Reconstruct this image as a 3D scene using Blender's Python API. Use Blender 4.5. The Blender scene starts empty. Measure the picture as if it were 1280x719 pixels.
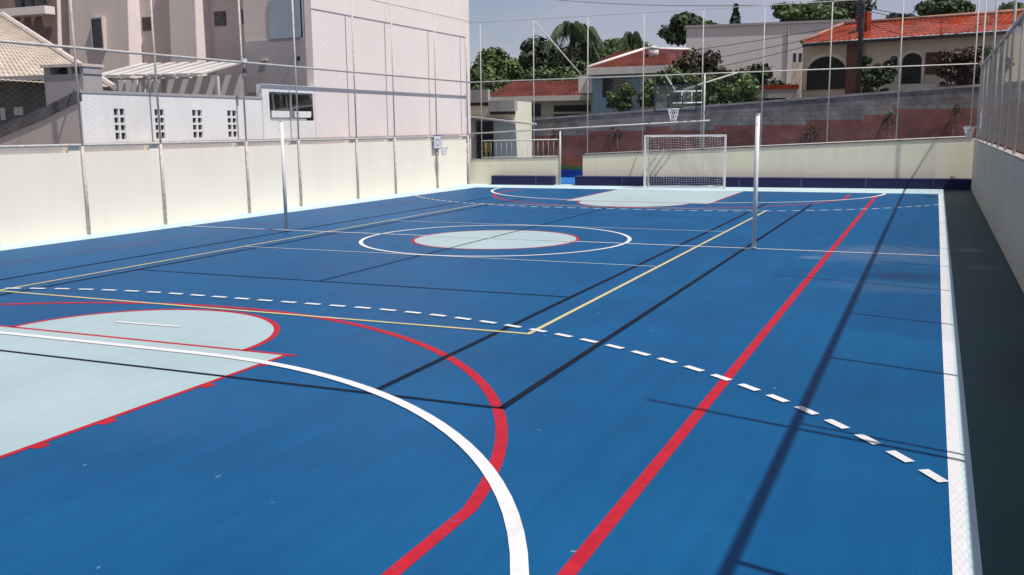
import bpy, bmesh, math, random
from mathutils import Vector, Matrix, Euler
random.seed(7)
scene = bpy.context.scene
col = scene.collection
R = math.radians

# ------------------------------------------------------------------ camera (solved from the court lines)
FPX = 1209.9
CAM = Vector((8.8535, -19.4753, 2.4587))
ROT = Euler((1.40597671, 0.00987902, 0.40840997), 'XYZ')
RM = ROT.to_matrix()
cam_d = bpy.data.cameras.new('camera')
cam_d.sensor_width = 36.0
cam_d.lens = 36.0 * FPX / 1280.0
cam_d.clip_start = 0.05
cam_d.clip_end = 6000
cam = bpy.data.objects.new('camera', cam_d)
cam.location = CAM
cam.rotation_euler = ROT
col.objects.link(cam)
scene.camera = cam

def ray(px, py):
    return RM @ Vector(((px - 640) / FPX, -(py - 359.5) / FPX, -1.0))
def PY(px, py, Y):
    d = ray(px, py); return CAM + d * ((Y - CAM.y) / d.y)
def PX(px, py, X):
    d = ray(px, py); return CAM + d * ((X - CAM.x) / d.x)
def PG(px, py, z=0.0):
    d = ray(px, py); return CAM + d * ((z - CAM.z) / d.z)

# ------------------------------------------------------------------ materials
MATS = {}
def mat(name, c, rough=0.7, var=0.12, scale=3.0, bump=0.0, bscale=40.0, metal=0.0, spec=0.4, c2=None, mixlo=0.45, mixhi=0.65, island=0.0, wear=None):
    if name in MATS: return MATS[name]
    m = bpy.data.materials.new(name); m.use_nodes = True
    nt = m.node_tree; N = nt.nodes; L = nt.links
    b = N['Principled BSDF']
    b.inputs['Roughness'].default_value = rough
    b.inputs['Metallic'].default_value = metal
    b.inputs['Specular IOR Level'].default_value = spec
    tc = N.new('ShaderNodeTexCoord')
    nz = N.new('ShaderNodeTexNoise'); nz.inputs['Scale'].default_value = scale; nz.inputs['Detail'].default_value = 6
    L.new(tc.outputs['Object'], nz.inputs['Vector'])
    rp = N.new('ShaderNodeValToRGB')
    c2 = c2 or c
    rp.color_ramp.elements[0].position = 0.3; rp.color_ramp.elements[1].position = 0.7
    rp.color_ramp.elements[0].color = (*[max(0, x * (1 - var)) for x in c], 1)
    rp.color_ramp.elements[1].color = (*[min(1, x * (1 + var)) for x in c2], 1)
    L.new(nz.outputs['Fac'], rp.inputs['Fac'])
    out = rp.outputs['Color']
    if island > 0:
        gi = N.new('ShaderNodeNewGeometry')
        mr = N.new('ShaderNodeMapRange'); mr.inputs['To Min'].default_value = 1 - island; mr.inputs['To Max'].default_value = 1 + island
        L.new(gi.outputs['Random Per Island'], mr.inputs['Value'])
        mx = N.new('ShaderNodeVectorMath'); mx.operation = 'SCALE'
        L.new(out, mx.inputs[0]); L.new(mr.outputs['Result'], mx.inputs['Scale'])
        out = mx.outputs['Vector']
    if wear:
        wn = N.new('ShaderNodeTexNoise'); wn.inputs['Scale'].default_value = 9; wn.inputs['Detail'].default_value = 9; wn.inputs['Roughness'].default_value = 0.72
        L.new(tc.outputs['Object'], wn.inputs['Vector'])
        wr = N.new('ShaderNodeMapRange'); wr.inputs['From Min'].default_value = 0.60; wr.inputs['From Max'].default_value = 0.74; wr.inputs['To Max'].default_value = 0.75
        L.new(wn.outputs['Fac'], wr.inputs['Value'])
        wm = N.new('ShaderNodeMix'); wm.data_type = 'RGBA'
        L.new(wr.outputs['Result'], wm.inputs['Factor']); L.new(out, wm.inputs['A']); wm.inputs['B'].default_value = (*wear, 1)
        out = wm.outputs['Result']
    L.new(out, b.inputs['Base Color'])
    if bump > 0:
        n2 = N.new('ShaderNodeTexNoise'); n2.inputs['Scale'].default_value = bscale; n2.inputs['Detail'].default_value = 5
        L.new(tc.outputs['Object'], n2.inputs['Vector'])
        bp = N.new('ShaderNodeBump'); bp.inputs['Strength'].default_value = bump; bp.inputs['Distance'].default_value = 0.02
        L.new(n2.outputs['Fac'], bp.inputs['Height']); L.new(bp.outputs['Normal'], b.inputs['Normal'])
    MATS[name] = m
    return m

def floor_mat(name, c, dark, light, rough=0.5, spots=()):
    """painted acrylic concrete: large soft patches, roller streaks, fine grain, little scuffs"""
    m = bpy.data.materials.new(name); m.use_nodes = True
    nt = m.node_tree; N = nt.nodes; L = nt.links; b = N['Principled BSDF']
    tc = N.new('ShaderNodeTexCoord')
    n1 = N.new('ShaderNodeTexNoise'); n1.inputs['Scale'].default_value = 0.45; n1.inputs['Detail'].default_value = 5; n1.inputs['Roughness'].default_value = 0.6
    L.new(tc.outputs['Object'], n1.inputs['Vector'])
    mp = N.new('ShaderNodeMapping'); mp.inputs['Scale'].default_value = (6.0, 0.35, 1)
    L.new(tc.outputs['Object'], mp.inputs['Vector'])
    n2 = N.new('ShaderNodeTexNoise'); n2.inputs['Scale'].default_value = 1.0; n2.inputs['Detail'].default_value = 4
    L.new(mp.outputs['Vector'], n2.inputs['Vector'])
    n3 = N.new('ShaderNodeTexNoise'); n3.inputs['Scale'].default_value = 60; n3.inputs['Detail'].default_value = 3
    L.new(tc.outputs['Object'], n3.inputs['Vector'])
    def mul(a, k):
        q = N.new('ShaderNodeMath'); q.operation = 'MULTIPLY'; L.new(a, q.inputs[0]); q.inputs[1].default_value = k; return q.outputs[0]
    def add(a, c_):
        q = N.new('ShaderNodeMath'); q.operation = 'ADD'; L.new(a, q.inputs[0]); L.new(c_, q.inputs[1]); return q.outputs[0]
    s = add(add(mul(n1.outputs['Fac'], 0.55), mul(n2.outputs['Fac'], 0.25)), mul(n3.outputs['Fac'], 0.2))
    rp = N.new('ShaderNodeValToRGB'); e = rp.color_ramp.elements
    e[0].position = 0.36; e[0].color = (*dark, 1); e[1].position = 0.64; e[1].color = (*light, 1)
    k = rp.color_ramp.elements.new(0.5); k.color = (*c, 1)
    L.new(s, rp.inputs['Fac'])
    # tiny pale scuffs
    vo = N.new('ShaderNodeTexNoise'); vo.inputs['Scale'].default_value = 5.5; vo.inputs['Detail'].default_value = 8; vo.inputs['Roughness'].default_value = 0.75
    mp2 = N.new('ShaderNodeMapping'); mp2.inputs['Scale'].default_value = (1, 2.0, 1); mp2.inputs['Location'].default_value = (3.1, 7.7, 0)
    L.new(tc.outputs['Object'], mp2.inputs['Vector']); L.new(mp2.outputs['Vector'], vo.inputs['Vector'])
    mr = N.new('ShaderNodeMapRange'); mr.inputs['From Min'].default_value = 0.665; mr.inputs['From Max'].default_value = 0.78
    mr.inputs['To Max'].default_value = 0.6
    L.new(vo.outputs['Fac'], mr.inputs['Value'])
    mx = N.new('ShaderNodeMix'); mx.data_type = 'RGBA'
    L.new(mr.outputs['Result'], mx.inputs['Factor']); L.new(rp.outputs['Color'], mx.inputs['A'])
    mx.inputs['B'].default_value = (0.35, 0.45, 0.55, 1)
    out = mx.outputs['Result']
    # dust left by dried puddles, damp spots and painted wet-floor reflections, in floor coordinates
    for (cx_, cy_, rx_, ry_, colr, amt) in spots:
        pm = N.new('ShaderNodeMapping'); pm.inputs['Location'].default_value = (-cx_/rx_, -cy_/ry_, 0); pm.inputs['Scale'].default_value = (1/rx_, 1/ry_, 0)
        L.new(tc.outputs['Object'], pm.inputs['Vector'])
        ln = N.new('ShaderNodeVectorMath'); ln.operation = 'LENGTH'; L.new(pm.outputs['Vector'], ln.inputs[0])
        wn = N.new('ShaderNodeTexNoise'); wn.inputs['Scale'].default_value = 2.2; wn.inputs['Detail'].default_value = 7; wn.inputs['Roughness'].default_value = .62
        L.new(tc.outputs['Object'], wn.inputs['Vector'])
        sm = N.new('ShaderNodeMath'); sm.operation = 'MULTIPLY_ADD'; L.new(wn.outputs['Fac'], sm.inputs[0]); sm.inputs[1].default_value = -1.6; L.new(ln.outputs['Value'], sm.inputs[2])
        mk = N.new('ShaderNodeMapRange'); mk.inputs['From Min'].default_value = -.45; mk.inputs['From Max'].default_value = .25; mk.inputs['To Min'].default_value = amt; mk.inputs['To Max'].default_value = 0
        L.new(sm.outputs[0], mk.inputs['Value'])
        m2 = N.new('ShaderNodeMix'); m2.data_type = 'RGBA'; L.new(mk.outputs['Result'], m2.inputs['Factor']); L.new(out, m2.inputs['A']); m2.inputs['B'].default_value = (*colr, 1)
        out = m2.outputs['Result']
    L.new(out, b.inputs['Base Color'])
    r = N.new('ShaderNodeMapRange'); r.inputs['To Min'].default_value = rough - 0.08; r.inputs['To Max'].default_value = rough + 0.12
    L.new(n1.outputs['Fac'], r.inputs['Value']); L.new(r.outputs['Result'], b.inputs['Roughness'])
    b.inputs['Specular IOR Level'].default_value = 0.13
    bp = N.new('ShaderNodeBump'); bp.inputs['Strength'].default_value = 0.12; bp.inputs['Distance'].default_value = 0.01
    L.new(n3.outputs['Fac'], bp.inputs['Height']); L.new(bp.outputs['Normal'], b.inputs['Normal'])
    return m

def wall_mat(name, c, stain, streak=0.35, rough=0.85):
    """painted render with vertical rain streaks and soft stains"""
    m = bpy.data.materials.new(name); m.use_nodes = True
    nt = m.node_tree; N = nt.nodes; L = nt.links; b = N['Principled BSDF']
    b.inputs['Roughness'].default_value = rough; b.inputs['Specular IOR Level'].default_value = 0.25
    tc = N.new('ShaderNodeTexCoord')
    mp = N.new('ShaderNodeMapping'); mp.inputs['Scale'].default_value = (2.2, 2.2, 0.22)
    L.new(tc.outputs['Object'], mp.inputs['Vector'])
    n1 = N.new('ShaderNodeTexNoise'); n1.inputs['Scale'].default_value = 1.2; n1.inputs['Detail'].default_value = 6; n1.inputs['Roughness'].default_value = 0.65
    L.new(mp.outputs['Vector'], n1.inputs['Vector'])
    n2 = N.new('ShaderNodeTexNoise'); n2.inputs['Scale'].default_value = 0.6; n2.inputs['Detail'].default_value = 6
    L.new(tc.outputs['Object'], n2.inputs['Vector'])
    q = N.new('ShaderNodeMath'); q.operation = 'MULTIPLY'; L.new(n1.outputs['Fac'], q.inputs[0]); L.new(n2.outputs['Fac'], q.inputs[1])
    mr = N.new('ShaderNodeMapRange'); mr.inputs['From Min'].default_value = 0.18; mr.inputs['From Max'].default_value = 0.42; mr.inputs['To Max'].default_value = streak
    L.new(q.outputs[0], mr.inputs['Value'])
    mx = N.new('ShaderNodeMix'); mx.data_type = 'RGBA'
    mx.inputs['A'].default_value = (*c, 1); mx.inputs['B'].default_value = (*stain, 1)
    L.new(mr.outputs['Result'], mx.inputs['Factor']); L.new(mx.outputs['Result'], b.inputs['Base Color'])
    n3 = N.new('ShaderNodeTexNoise'); n3.inputs['Scale'].default_value = 25; n3.inputs['Detail'].default_value = 4
    L.new(tc.outputs['Object'], n3.inputs['Vector'])
    bp = N.new('ShaderNodeBump'); bp.inputs['Strength'].default_value = 0.2; bp.inputs['Distance'].default_value = 0.02
    L.new(n3.outputs['Fac'], bp.inputs['Height']); L.new(bp.outputs['Normal'], b.inputs['Normal'])
    MATS[name] = m
    return m

def block_mat(name, c1, c2, mortar, bw=0.4, bh=0.2):
    m = bpy.data.materials.new(name); m.use_nodes = True
    nt = m.node_tree; N = nt.nodes; L = nt.links; b = N['Principled BSDF']
    b.inputs['Roughness'].default_value = 0.9; b.inputs['Specular IOR Level'].default_value = 0.2
    tc = N.new('ShaderNodeTexCoord'); sx = N.new('ShaderNodeSeparateXYZ'); cx = N.new('ShaderNodeCombineXYZ')
    L.new(tc.outputs['Object'], sx.inputs[0]); L.new(sx.outputs['X'], cx.inputs['X']); L.new(sx.outputs['Z'], cx.inputs['Y'])
    br = N.new('ShaderNodeTexBrick'); br.inputs['Scale'].default_value = 1.0
    br.inputs['Brick Width'].default_value = bw; br.inputs['Row Height'].default_value = bh; br.inputs['Mortar Size'].default_value = 0.012
    br.inputs['Color1'].default_value = (*c1, 1); br.inputs['Color2'].default_value = (*c2, 1); br.inputs['Mortar'].default_value = (*mortar, 1)
    L.new(cx.outputs[0], br.inputs['Vector'])
    nz = N.new('ShaderNodeTexNoise'); nz.inputs['Scale'].default_value = 1.1; nz.inputs['Detail'].default_value = 7; nz.inputs['Roughness'].default_value = 0.65
    L.new(tc.outputs['Object'], nz.inputs['Vector'])
    mr = N.new('ShaderNodeMapRange'); mr.inputs['From Min'].default_value = 0.3; mr.inputs['From Max'].default_value = 0.7; mr.inputs['To Min'].default_value = 0.5; mr.inputs['To Max'].default_value = 1.25
    L.new(nz.outputs['Fac'], mr.inputs['Value'])
    sc = N.new('ShaderNodeVectorMath'); sc.operation = 'SCALE'
    L.new(br.outputs['Color'], sc.inputs[0]); L.new(mr.outputs['Result'], sc.inputs['Scale'])
    L.new(sc.outputs['Vector'], b.inputs['Base Color'])
    MATS[name] = m
    return m

blue = floor_mat('court_blue_paint', (0.0015, 0.071, 0.188), (0.0010, 0.058, 0.160), (0.004, 0.086, 0.216), spots=[(8.1,.1,1.5,1.7,(.10,.15,.22),.42),(8.3,-3.9,1.1,.7,(.06,.12,.2),.4),(8.55,-2.75,.75,.62,(.008,.03,.085),.75),(6.9,-.9,.35,.3,(.16,.22,.29),.35),(2.5,-13,1.6,1.2,(.012,.09,.23),.5),(-6,4,3,4,(.02,.1,.24),.4)])
cyan = floor_mat('court_pale_paint', (0.32, 0.42, 0.44), (0.29, 0.39, 0.41), (0.35, 0.45, 0.47), 0.55)
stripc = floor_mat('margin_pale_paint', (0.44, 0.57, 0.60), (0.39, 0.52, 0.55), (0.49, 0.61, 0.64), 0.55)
teal = floor_mat('margin_dark_paint', (0.014, 0.062, 0.064), (0.008, 0.042, 0.046), (0.022, 0.080, 0.080), 0.45, spots=[(9.6,1.2,.3,.4,(.12,.15,.15),.8),(9.7,-1.2,.5,.35,(.09,.12,.12),.7),(9.8,-9,.4,1.5,(.008,.02,.025),.6),(9.7,8,.4,2.0,(.05,.08,.08),.5)])  # pale spots hold the wet patches' slight reflection as colour
lwhite = mat('line_white', (0.62, 0.62, 0.63), 0.6, 0.06, 9, wear=(0.06, 0.12, 0.22))
lred = mat('line_red', (0.38, 0.012, 0.026), 0.65, 0.15, 7, spec=.15, wear=(0.06, 0.12, 0.22))
lyel = mat('line_yellow', (0.50, 0.43, 0.21), 0.6, 0.12, 8, wear=(0.06, 0.12, 0.22))
lblk = mat('line_black', (0.006, 0.009, 0.020), 0.75, 0.2, 8, spec=.1)
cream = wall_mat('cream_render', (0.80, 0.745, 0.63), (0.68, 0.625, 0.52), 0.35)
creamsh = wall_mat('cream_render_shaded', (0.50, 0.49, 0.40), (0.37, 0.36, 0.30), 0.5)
creamfar = wall_mat('cream_render_far', (0.72, 0.675, 0.515), (0.56, 0.52, 0.41), 0.45)
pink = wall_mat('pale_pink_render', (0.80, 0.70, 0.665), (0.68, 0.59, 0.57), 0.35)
pinksh = wall_mat('pale_pink_render_shaded', (0.60, 0.51, 0.465), (0.46, 0.385, 0.355), 0.5)  # darker copy of the pink render, with the fronts' shade in its colour
brownr = wall_mat('brown_render', (0.22, 0.155, 0.13), (0.15, 0.11, 0.10), 0.5)
whiter = wall_mat('white_render', (0.80, 0.765, 0.735), (0.58, 0.555, 0.535), 0.5)
greyr = wall_mat('grey_render', (0.38, 0.35, 0.35), (0.27, 0.25, 0.25), 0.5)
navy = wall_mat('navy_paint', (0.011, 0.014, 0.062), (0.02, 0.022, 0.075), 0.5, 0.6)
galv = mat('galvanised_steel', (0.42, 0.40, 0.38), 0.6, 0.18, 9, metal=0.0)
galvl = mat('pale_steel', (0.50, 0.48, 0.45), 0.55, 0.15, 9)
rust = mat('weathered_steel', (0.52, 0.465, 0.42), 0.7, 0.25, 10)
wire = mat('fence_wire', (0.30, 0.31, 0.31), 0.6, 0.1, 10, metal=0.2)
fpost = mat('dull_post', (0.42, 0.40, 0.38), 0.7, 0.2, 5)
wired = mat('fence_wire_dark', (0.15, 0.145, 0.14), 0.7, 0.1, 10)
pwhite = mat('white_enamel', (0.68, 0.67, 0.66), 0.35, 0.05, 10)
netw = mat('white_cord', (0.75, 0.75, 0.74), 0.8, 0.1, 30)
darkfr = mat('dark_enamel', (0.03, 0.035, 0.06), 0.4, 0.2, 10)
bluefr = mat('blue_enamel', (0.05, 0.10, 0.42), 0.4, 0.1, 10)
glassd = mat('dark_glass', (0.02, 0.022, 0.025), 0.08, 0.3, 2, spec=0.6)
darkin = mat('dark_opening', (0.018, 0.016, 0.016), 0.7, 0.4, 2)
shutter = mat('grey_blue_shutter', (0.30, 0.36, 0.40), 0.6, 0.06, 2)
wood = mat('dark_wood', (0.040, 0.034, 0.032), 0.6, 0.3, 8)
redtile = mat('red_roof_tile', (0.22, 0.033, 0.013), 0.9, 0.35, 1.2, spec=.08)
darktile = mat('dark_red_roof_tile', (0.105, 0.030, 0.023), 0.9, 0.4, 1.2, spec=.08)
beigetile = mat('beige_roof_tile', (0.50, 0.43, 0.35), 0.8, 0.15, 2.2)
sheetw = mat('pale_roof_sheet', (0.56, 0.54, 0.52), 0.5, 0.1, 1.5)
bluewall = wall_mat('blue_render', (0.26, 0.38, 0.50), (0.2, 0.29, 0.38), 0.4)
housew = wall_mat('white_house_render', (0.60, 0.58, 0.54), (0.42, 0.40, 0.37), 0.45)
ochre = wall_mat('ochre_render', (0.66, 0.55, 0.42), (0.50, 0.41, 0.31), 0.45)
hallw = wall_mat('hall_render', (0.70, 0.62, 0.62), (0.56, 0.50, 0.50), 0.4)
conc = wall_mat('bare_concrete', (0.34, 0.32, 0.30), (0.2, 0.19, 0.18), 0.6)
block = block_mat('grey_block', (0.25, 0.218, 0.20), (0.19, 0.165, 0.152), (0.15, 0.13, 0.12))
redblk = block_mat('red_painted_block', (0.245, 0.092, 0.070), (0.20, 0.085, 0.066), (0.16, 0.075, 0.06))
orgblk = block_mat('orange_painted_block', (0.26, 0.09, 0.045), (0.23, 0.08, 0.04), (0.16, 0.07, 0.04))
grnblk = block_mat('green_painted_block', (0.08, 0.12, 0.04), (0.07, 0.11, 0.04), (0.05, 0.08, 0.03))
blublk = block_mat('blue_painted_block', (0.015, 0.05, 0.26), (0.015, 0.045, 0.24), (0.012, 0.035, 0.18))
bark = mat('tree_bark', (0.10, 0.075, 0.055), 0.9, 0.3, 6, 0.4, 20)
yel = mat('yellow_plastic', (0.55, 0.35, 0.03), 0.5, 0.1, 5)
def leafmat(n, c, isl=0.55):
    m = mat(n, c, 0.6, 0.35, 0.9, spec=0.25, island=isl)
    return m
lf_dark = leafmat('leaf_dark', (0.042, 0.062, 0.027))
lf_mid = leafmat('leaf_mid', (0.070, 0.102, 0.034))
lf_light = leafmat('leaf_light', (0.070, 0.098, 0.030))
lf_palm = leafmat('leaf_palm', (0.048, 0.072, 0.034))
lf_brown = leafmat('leaf_brown', (0.055, 0.048, 0.028))
lf_blue = leafmat('leaf_blue_green', (0.028, 0.055, 0.042))
lf_pink = leafmat('leaf_bougainvillea', (0.075, 0.045, 0.035))
grass = mat('dry_grass', (0.10, 0.10, 0.05), 0.95, 0.4, 0.8, 0.4, 8)
earth = mat('distant_ground', (0.13, 0.12, 0.09), 0.95, 0.35, 0.05)

# ------------------------------------------------------------------ mesh builder
class MB:
    def __init__(s): s.v = []; s.f = []; s.m = []; s.cm = 0
    def quad(s, *p):
        n = len(s.v); s.v += [tuple(q) for q in p]; s.f.append(tuple(range(n, n + len(p)))); s.m.append(s.cm); return s
    def box(s, x0, y0, z0, x1, y1, z1, M=None):
        P = [(x0,y0,z0),(x1,y0,z0),(x1,y1,z0),(x0,y1,z0),(x0,y0,z1),(x1,y0,z1),(x1,y1,z1),(x0,y1,z1)]
        if M is not None: P = [tuple(M @ Vector(p)) for p in P]
        n = len(s.v); s.v += P
        for f in ((0,3,2,1),(4,5,6,7),(0,1,5,4),(1,2,6,5),(2,3,7,6),(3,0,4,7)):
            s.f.append(tuple(n + i for i in f)); s.m.append(s.cm)
        return s
    def tube(s, pts, r, n=8, r2=None, cap=True):
        pts = [Vector(p) for p in pts]; k = len(pts); base = len(s.v)
        for i, p in enumerate(pts):
            d = (pts[min(i+1,k-1)] - pts[max(i-1,0)]).normalized()
            u = d.cross(Vector((0,0,1)))
            if u.length < 1e-3: u = d.cross(Vector((1,0,0)))
            u.normalize(); w = d.cross(u)
            rr = r if r2 is None else r + (r2 - r) * i / (k - 1)
            for j in range(n):
                a = 2*math.pi*j/n
                s.v.append(tuple(p + (u*math.cos(a) + w*math.sin(a))*rr))
        for i in range(k-1):
            for j in range(n):
                a = base+i*n+j; b = base+i*n+(j+1)%n
                s.f.append((a, b, b+n, a+n)); s.m.append(s.cm)
        if cap:
            s.f.append(tuple(base + j for j in reversed(range(n)))); s.m.append(s.cm)
            s.f.append(tuple(base + (k-1)*n + j for j in range(n))); s.m.append(s.cm)
        return s
    def prism(s, poly, ext):
        """polygon (list of points) extruded by vector ext"""
        ext = Vector(ext); n = len(s.v); k = len(poly)
        s.v += [tuple(p) for p in poly] + [tuple(Vector(p) + ext) for p in poly]
        s.f.append(tuple(n+i for i in range(k))); s.m.append(s.cm)
        s.f.append(tuple(n+k+i for i in reversed(range(k)))); s.m.append(s.cm)
        for i in range(k):
            j = (i+1) % k
            s.f.append((n+i, n+k+i, n+k+j, n+j)); s.m.append(s.cm)
        return s
    def build(s, name, m, parent=None, smooth=False, fix=True):
        me = bpy.data.meshes.new(name); me.from_pydata(s.v, [], s.f); me.update()
        ms = m if isinstance(m, (list, tuple)) else [m]
        for q in ms: me.materials.append(q)
        if len(ms) > 1: me.polygons.foreach_set('material_index', s.m)
        if fix and len(s.f) < 20000:
            bm = bmesh.new(); bm.from_mesh(me); bmesh.ops.recalc_face_normals(bm, faces=bm.faces); bm.to_mesh(me); bm.free()
        if smooth: me.polygons.foreach_set('use_smooth', [True]*len(me.polygons))
        o = bpy.data.objects.new(name, me); col.objects.link(o)
        if parent is not None:
            o.parent = parent; o.matrix_parent_inverse = Matrix.Translation(-parent.location) if parent.type == 'EMPTY' else Matrix()
        return o

def empty(name, loc, label, cat, group=None):
    o = bpy.data.objects.new(name, None); o.location = Vector(loc); col.objects.link(o); o.empty_display_size = 0.2
    return tag(o, label, cat, group)
def tag(o, label, cat, group=None):
    o['label'] = label; o['category'] = cat
    if group: o['group'] = group
    return o
def struct(o): o['kind'] = 'structure'; return o
def dup(root, off, label, group=None):
    r = root.copy(); col.objects.link(r); r.location = root.location + Vector(off); r['label'] = label
    if group: r['group'] = group
    for ch in list(root.children):
        c = ch.copy(); col.objects.link(c); c.parent = r; c.matrix_parent_inverse = ch.matrix_parent_inverse.copy()
        for g in list(ch.children):
            d = g.copy(); col.objects.link(d); d.parent = c
    return r

# ------------------------------------------------------------------ ground and court
Z = {'base':0.0}
b = MB(); S = 2500
b.quad((-S,-S,-0.05),(S,-S,-0.05),(S,S,-0.05),(-S,S,-0.05)); struct(b.build('ground', earth))
# far wall line (front face of benches) A -> B
A = Vector((-9.75, 18.47, 0)); B = Vector((10.15, 20.1, 0))
U = (B - A).normalized(); NF = Vector((U.y, -U.x, 0))      # NF points to the court
def W(x, off=0.0, z=0.0):
    """point on the far wall line at court x, offset away from the court, height z"""
    t = (x - A.x) / U.x
    return A + U*t - NF*off + Vector((0,0,z))
b = MB()
b.quad((-10.3,-30,-0.003),(9.225,-30,-0.003),(9.225,W(9.2,0.6).y,-0.003),(-10.3,W(-10.3,.75).y,-0.003))
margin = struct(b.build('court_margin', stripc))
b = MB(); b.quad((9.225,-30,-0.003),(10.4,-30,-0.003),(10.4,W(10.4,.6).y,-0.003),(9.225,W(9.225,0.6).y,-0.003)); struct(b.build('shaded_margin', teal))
def far_edge(x): return 16.75 + (x + 8.4) * 0.036
def left_edge(y): return -9.06 + (y + 8.0) * 0.0258
b = MB()
n = 12
b.quad((left_edge(-30),-30,-0.0015),(9.08,-30,-0.0015),(9.08,far_edge(9.05),-0.0015),(left_edge(16.7),far_edge(-8.4),-0.0015))
court = struct(b.build('court_floor', blue))

def ribbon(mb, pts, w, z, closed=False):
    pts = [Vector((p[0],p[1],0)) for p in pts]; k = len(pts); L=[]; Rr=[]
    for i, p in enumerate(pts):
        if closed: d0 = pts[i]-pts[i-1]; d1 = pts[(i+1)%k]-pts[i]
        else:
            d0 = pts[i]-pts[i-1] if i else pts[1]-pts[0]
            d1 = pts[i+1]-pts[i] if i < k-1 else pts[-1]-pts[-2]
        d0.normalize(); d1.normalize(); d = (d0+d1).normalized()
        nrm = Vector((-d.y,d.x,0)); m = w/2/max(0.4, d.dot(d0))
        L.append(p+nrm*m); Rr.append(p-nrm*m)
    for i in range(k if closed else k-1):
        j = (i+1)%k
        mb.quad((L[i].x,L[i].y,z),(Rr[i].x,Rr[i].y,z),(Rr[j].x,Rr[j].y,z),(L[j].x,L[j].y,z))
def arc(cx, cy, r, a0, a1, n=48):
    return [(cx+r*math.cos(R(a0+(a1-a0)*i/n)), cy+r*math.sin(R(a0+(a1-a0)*i/n))) for i in range(n+1)]
def line_obj(name, m, fn, z):
    mb = MB(); fn(mb, z); return mb.build(name, m, court, fix=False)

KB = 16.75   # baseline of basketball / futsal from centre
# pale fills
def fills(mb, z):
    for s in (-1, 1):
        yb = -30 if s < 0 else far_edge(0)
        mb.quad(*[(x, y, z) for x, y in ((-2.4, yb), (2.4, yb), (2.4, s*10.92), (-2.4, s*10.92))])
        pts = arc(0, s*10.92, 1.8, 0, 180*(-s), 40)
        pts = [(x, y) for x, y in pts]
        mb.quad(*[(x, y, z) for x, y in arc(0, s*10.92, 1.8, 0, 180 if s < 0 else -180, 40)])
    mb.quad(*[(x, y, z) for x, y in arc(0, 0, 1.8, 0, 360, 64)[:-1]])
line_obj('pale_key_and_circle', cyan, fills, 0.000)
def reds(mb, z):
    ribbon(mb, [(7.12, -30), (7.1, -6), (7.09, 15.9)], 0.10, z)
    for s in (-1, 1):
        yb = -30 if s < 0 else 16.2
        cy = s*15.1; a = math.degrees(math.acos(6.2/6.28))
        pts = [(6.2, yb)] + ([(x, y) for x, y in arc(0, cy, 6.28, -s*a, -s*(180-a), 64)]) + [(-6.2, yb)]
        ribbon(mb, pts, 0.10, z)
        ribbon(mb, [(2.42, yb), (2.42, s*10.92+0.03*s)], 0.06, z)
        ribbon(mb, [(-2.42, yb), (-2.42, s*10.92+0.03*s)], 0.06, z)
        ribbon(mb, [(-2.55, s*10.92), (2.55, s*10.92)], 0.06, z)
        ribbon(mb, arc(0, s*10.92, 1.83, 0, 180 if s < 0 else -180, 48), 0.075, z)
        for sx in (-1, 1):                                   # lane place marks
            for q in ((11.28, .14), (12.2, .15), (13.45, .16), (14.15, .13)):
                x0 = sx*2.45
                mb.quad((x0, s*q[0], z),(x0+sx*.085, s*(q[0]+.015), z),(x0+sx*.075, s*(q[0]+q[1]), z),(x0, s*(q[0]+q[1]), z))
    ribbon(mb, arc(0, 0, 1.83, 0, 360, 96)[:-1], 0.07, z, True)
line_obj('red_basketball_lines', lred, reds, 0.0015)
def blacks(mb, z):
    for sx in (-1, 1):
        ribbon(mb, [(sx*5.46, -11.93), (sx*5.46, 11.6)], 0.075, z)
        ribbon(mb, [(sx*4.11, -11.9), (sx*4.11, 11.6)], 0.07, z)
    ribbon(mb, [(-5.5, -11.93), (5.5, -11.93)], 0.055, z)
    ribbon(mb, [(-4.11, -6.42), (4.11, -6.42)], 0.045, z); ribbon(mb, [(-4.11, 6.42), (4.11, 6.42)], 0.03, z)
    ribbon(mb, [(-0.25, -6.4), (-0.12, 9.2)], 0.045, z)
lfaint = mat('line_red_worn', (0.075, 0.055, 0.16), 0.6, 0.25, 3)
line_obj('worn_red_sideline', lfaint, lambda mb, z: ribbon(mb, [(-7.1, -30), (-7.1, 15.9)], 0.08, z), 0.0015)
line_obj('black_tennis_lines', lblk, blacks, 0.003)
def yellows(mb, z):
    ribbon(mb, [(-4.5,-8.97),(4.5,-8.97),(4.5,8.97),(-4.5,8.97)], 0.062, z, True)
line_obj('yellow_volleyball_lines', lyel, yellows, 0.0045)
lpale = mat('line_pale_blue_white', (0.36, 0.43, 0.47), 0.6, 0.1, 8, wear=(0.06, 0.12, 0.22))
def pales(mb, z):
    ribbon(mb, [(-4.5,-3),(4.5,-3)], 0.05, z); ribbon(mb, [(-4.5,3),(4.5,3)], 0.05, z)
line_obj('pale_attack_lines', lpale, pales, 0.006)
def whites(mb, z):
    ribbon(mb, [(-8.95, 0.05), (9.06, 0.08)], 0.06, z)
    ribbon(mb, arc(0, 0, 2.96, 0, 360, 128)[:-1], 0.085, z, True)
    for s in (-1, 1):
        pts = [(7.3, s*30 if s < 0 else far_edge(7.3)-.0)] if s < 0 else []
        a = []
        c = 1.45
        q1 = arc(c, s*17.1, 5.87, 0, -s*90, 32); q2 = arc(-c, s*17.1, 5.87, -s*90, -s*180, 32)
        pts = q1 + q2
        if s > 0: pts = [p for p in pts if p[1] < far_edge(p[0]) + .05]
        ribbon(mb, pts, 0.105, z)
        ribbon(mb, [(-.80, s*10.2), (.22, s*10.15)], 0.06, z)
line_obj('white_futsal_lines', lwhite, whites, 0.0075)
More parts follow.
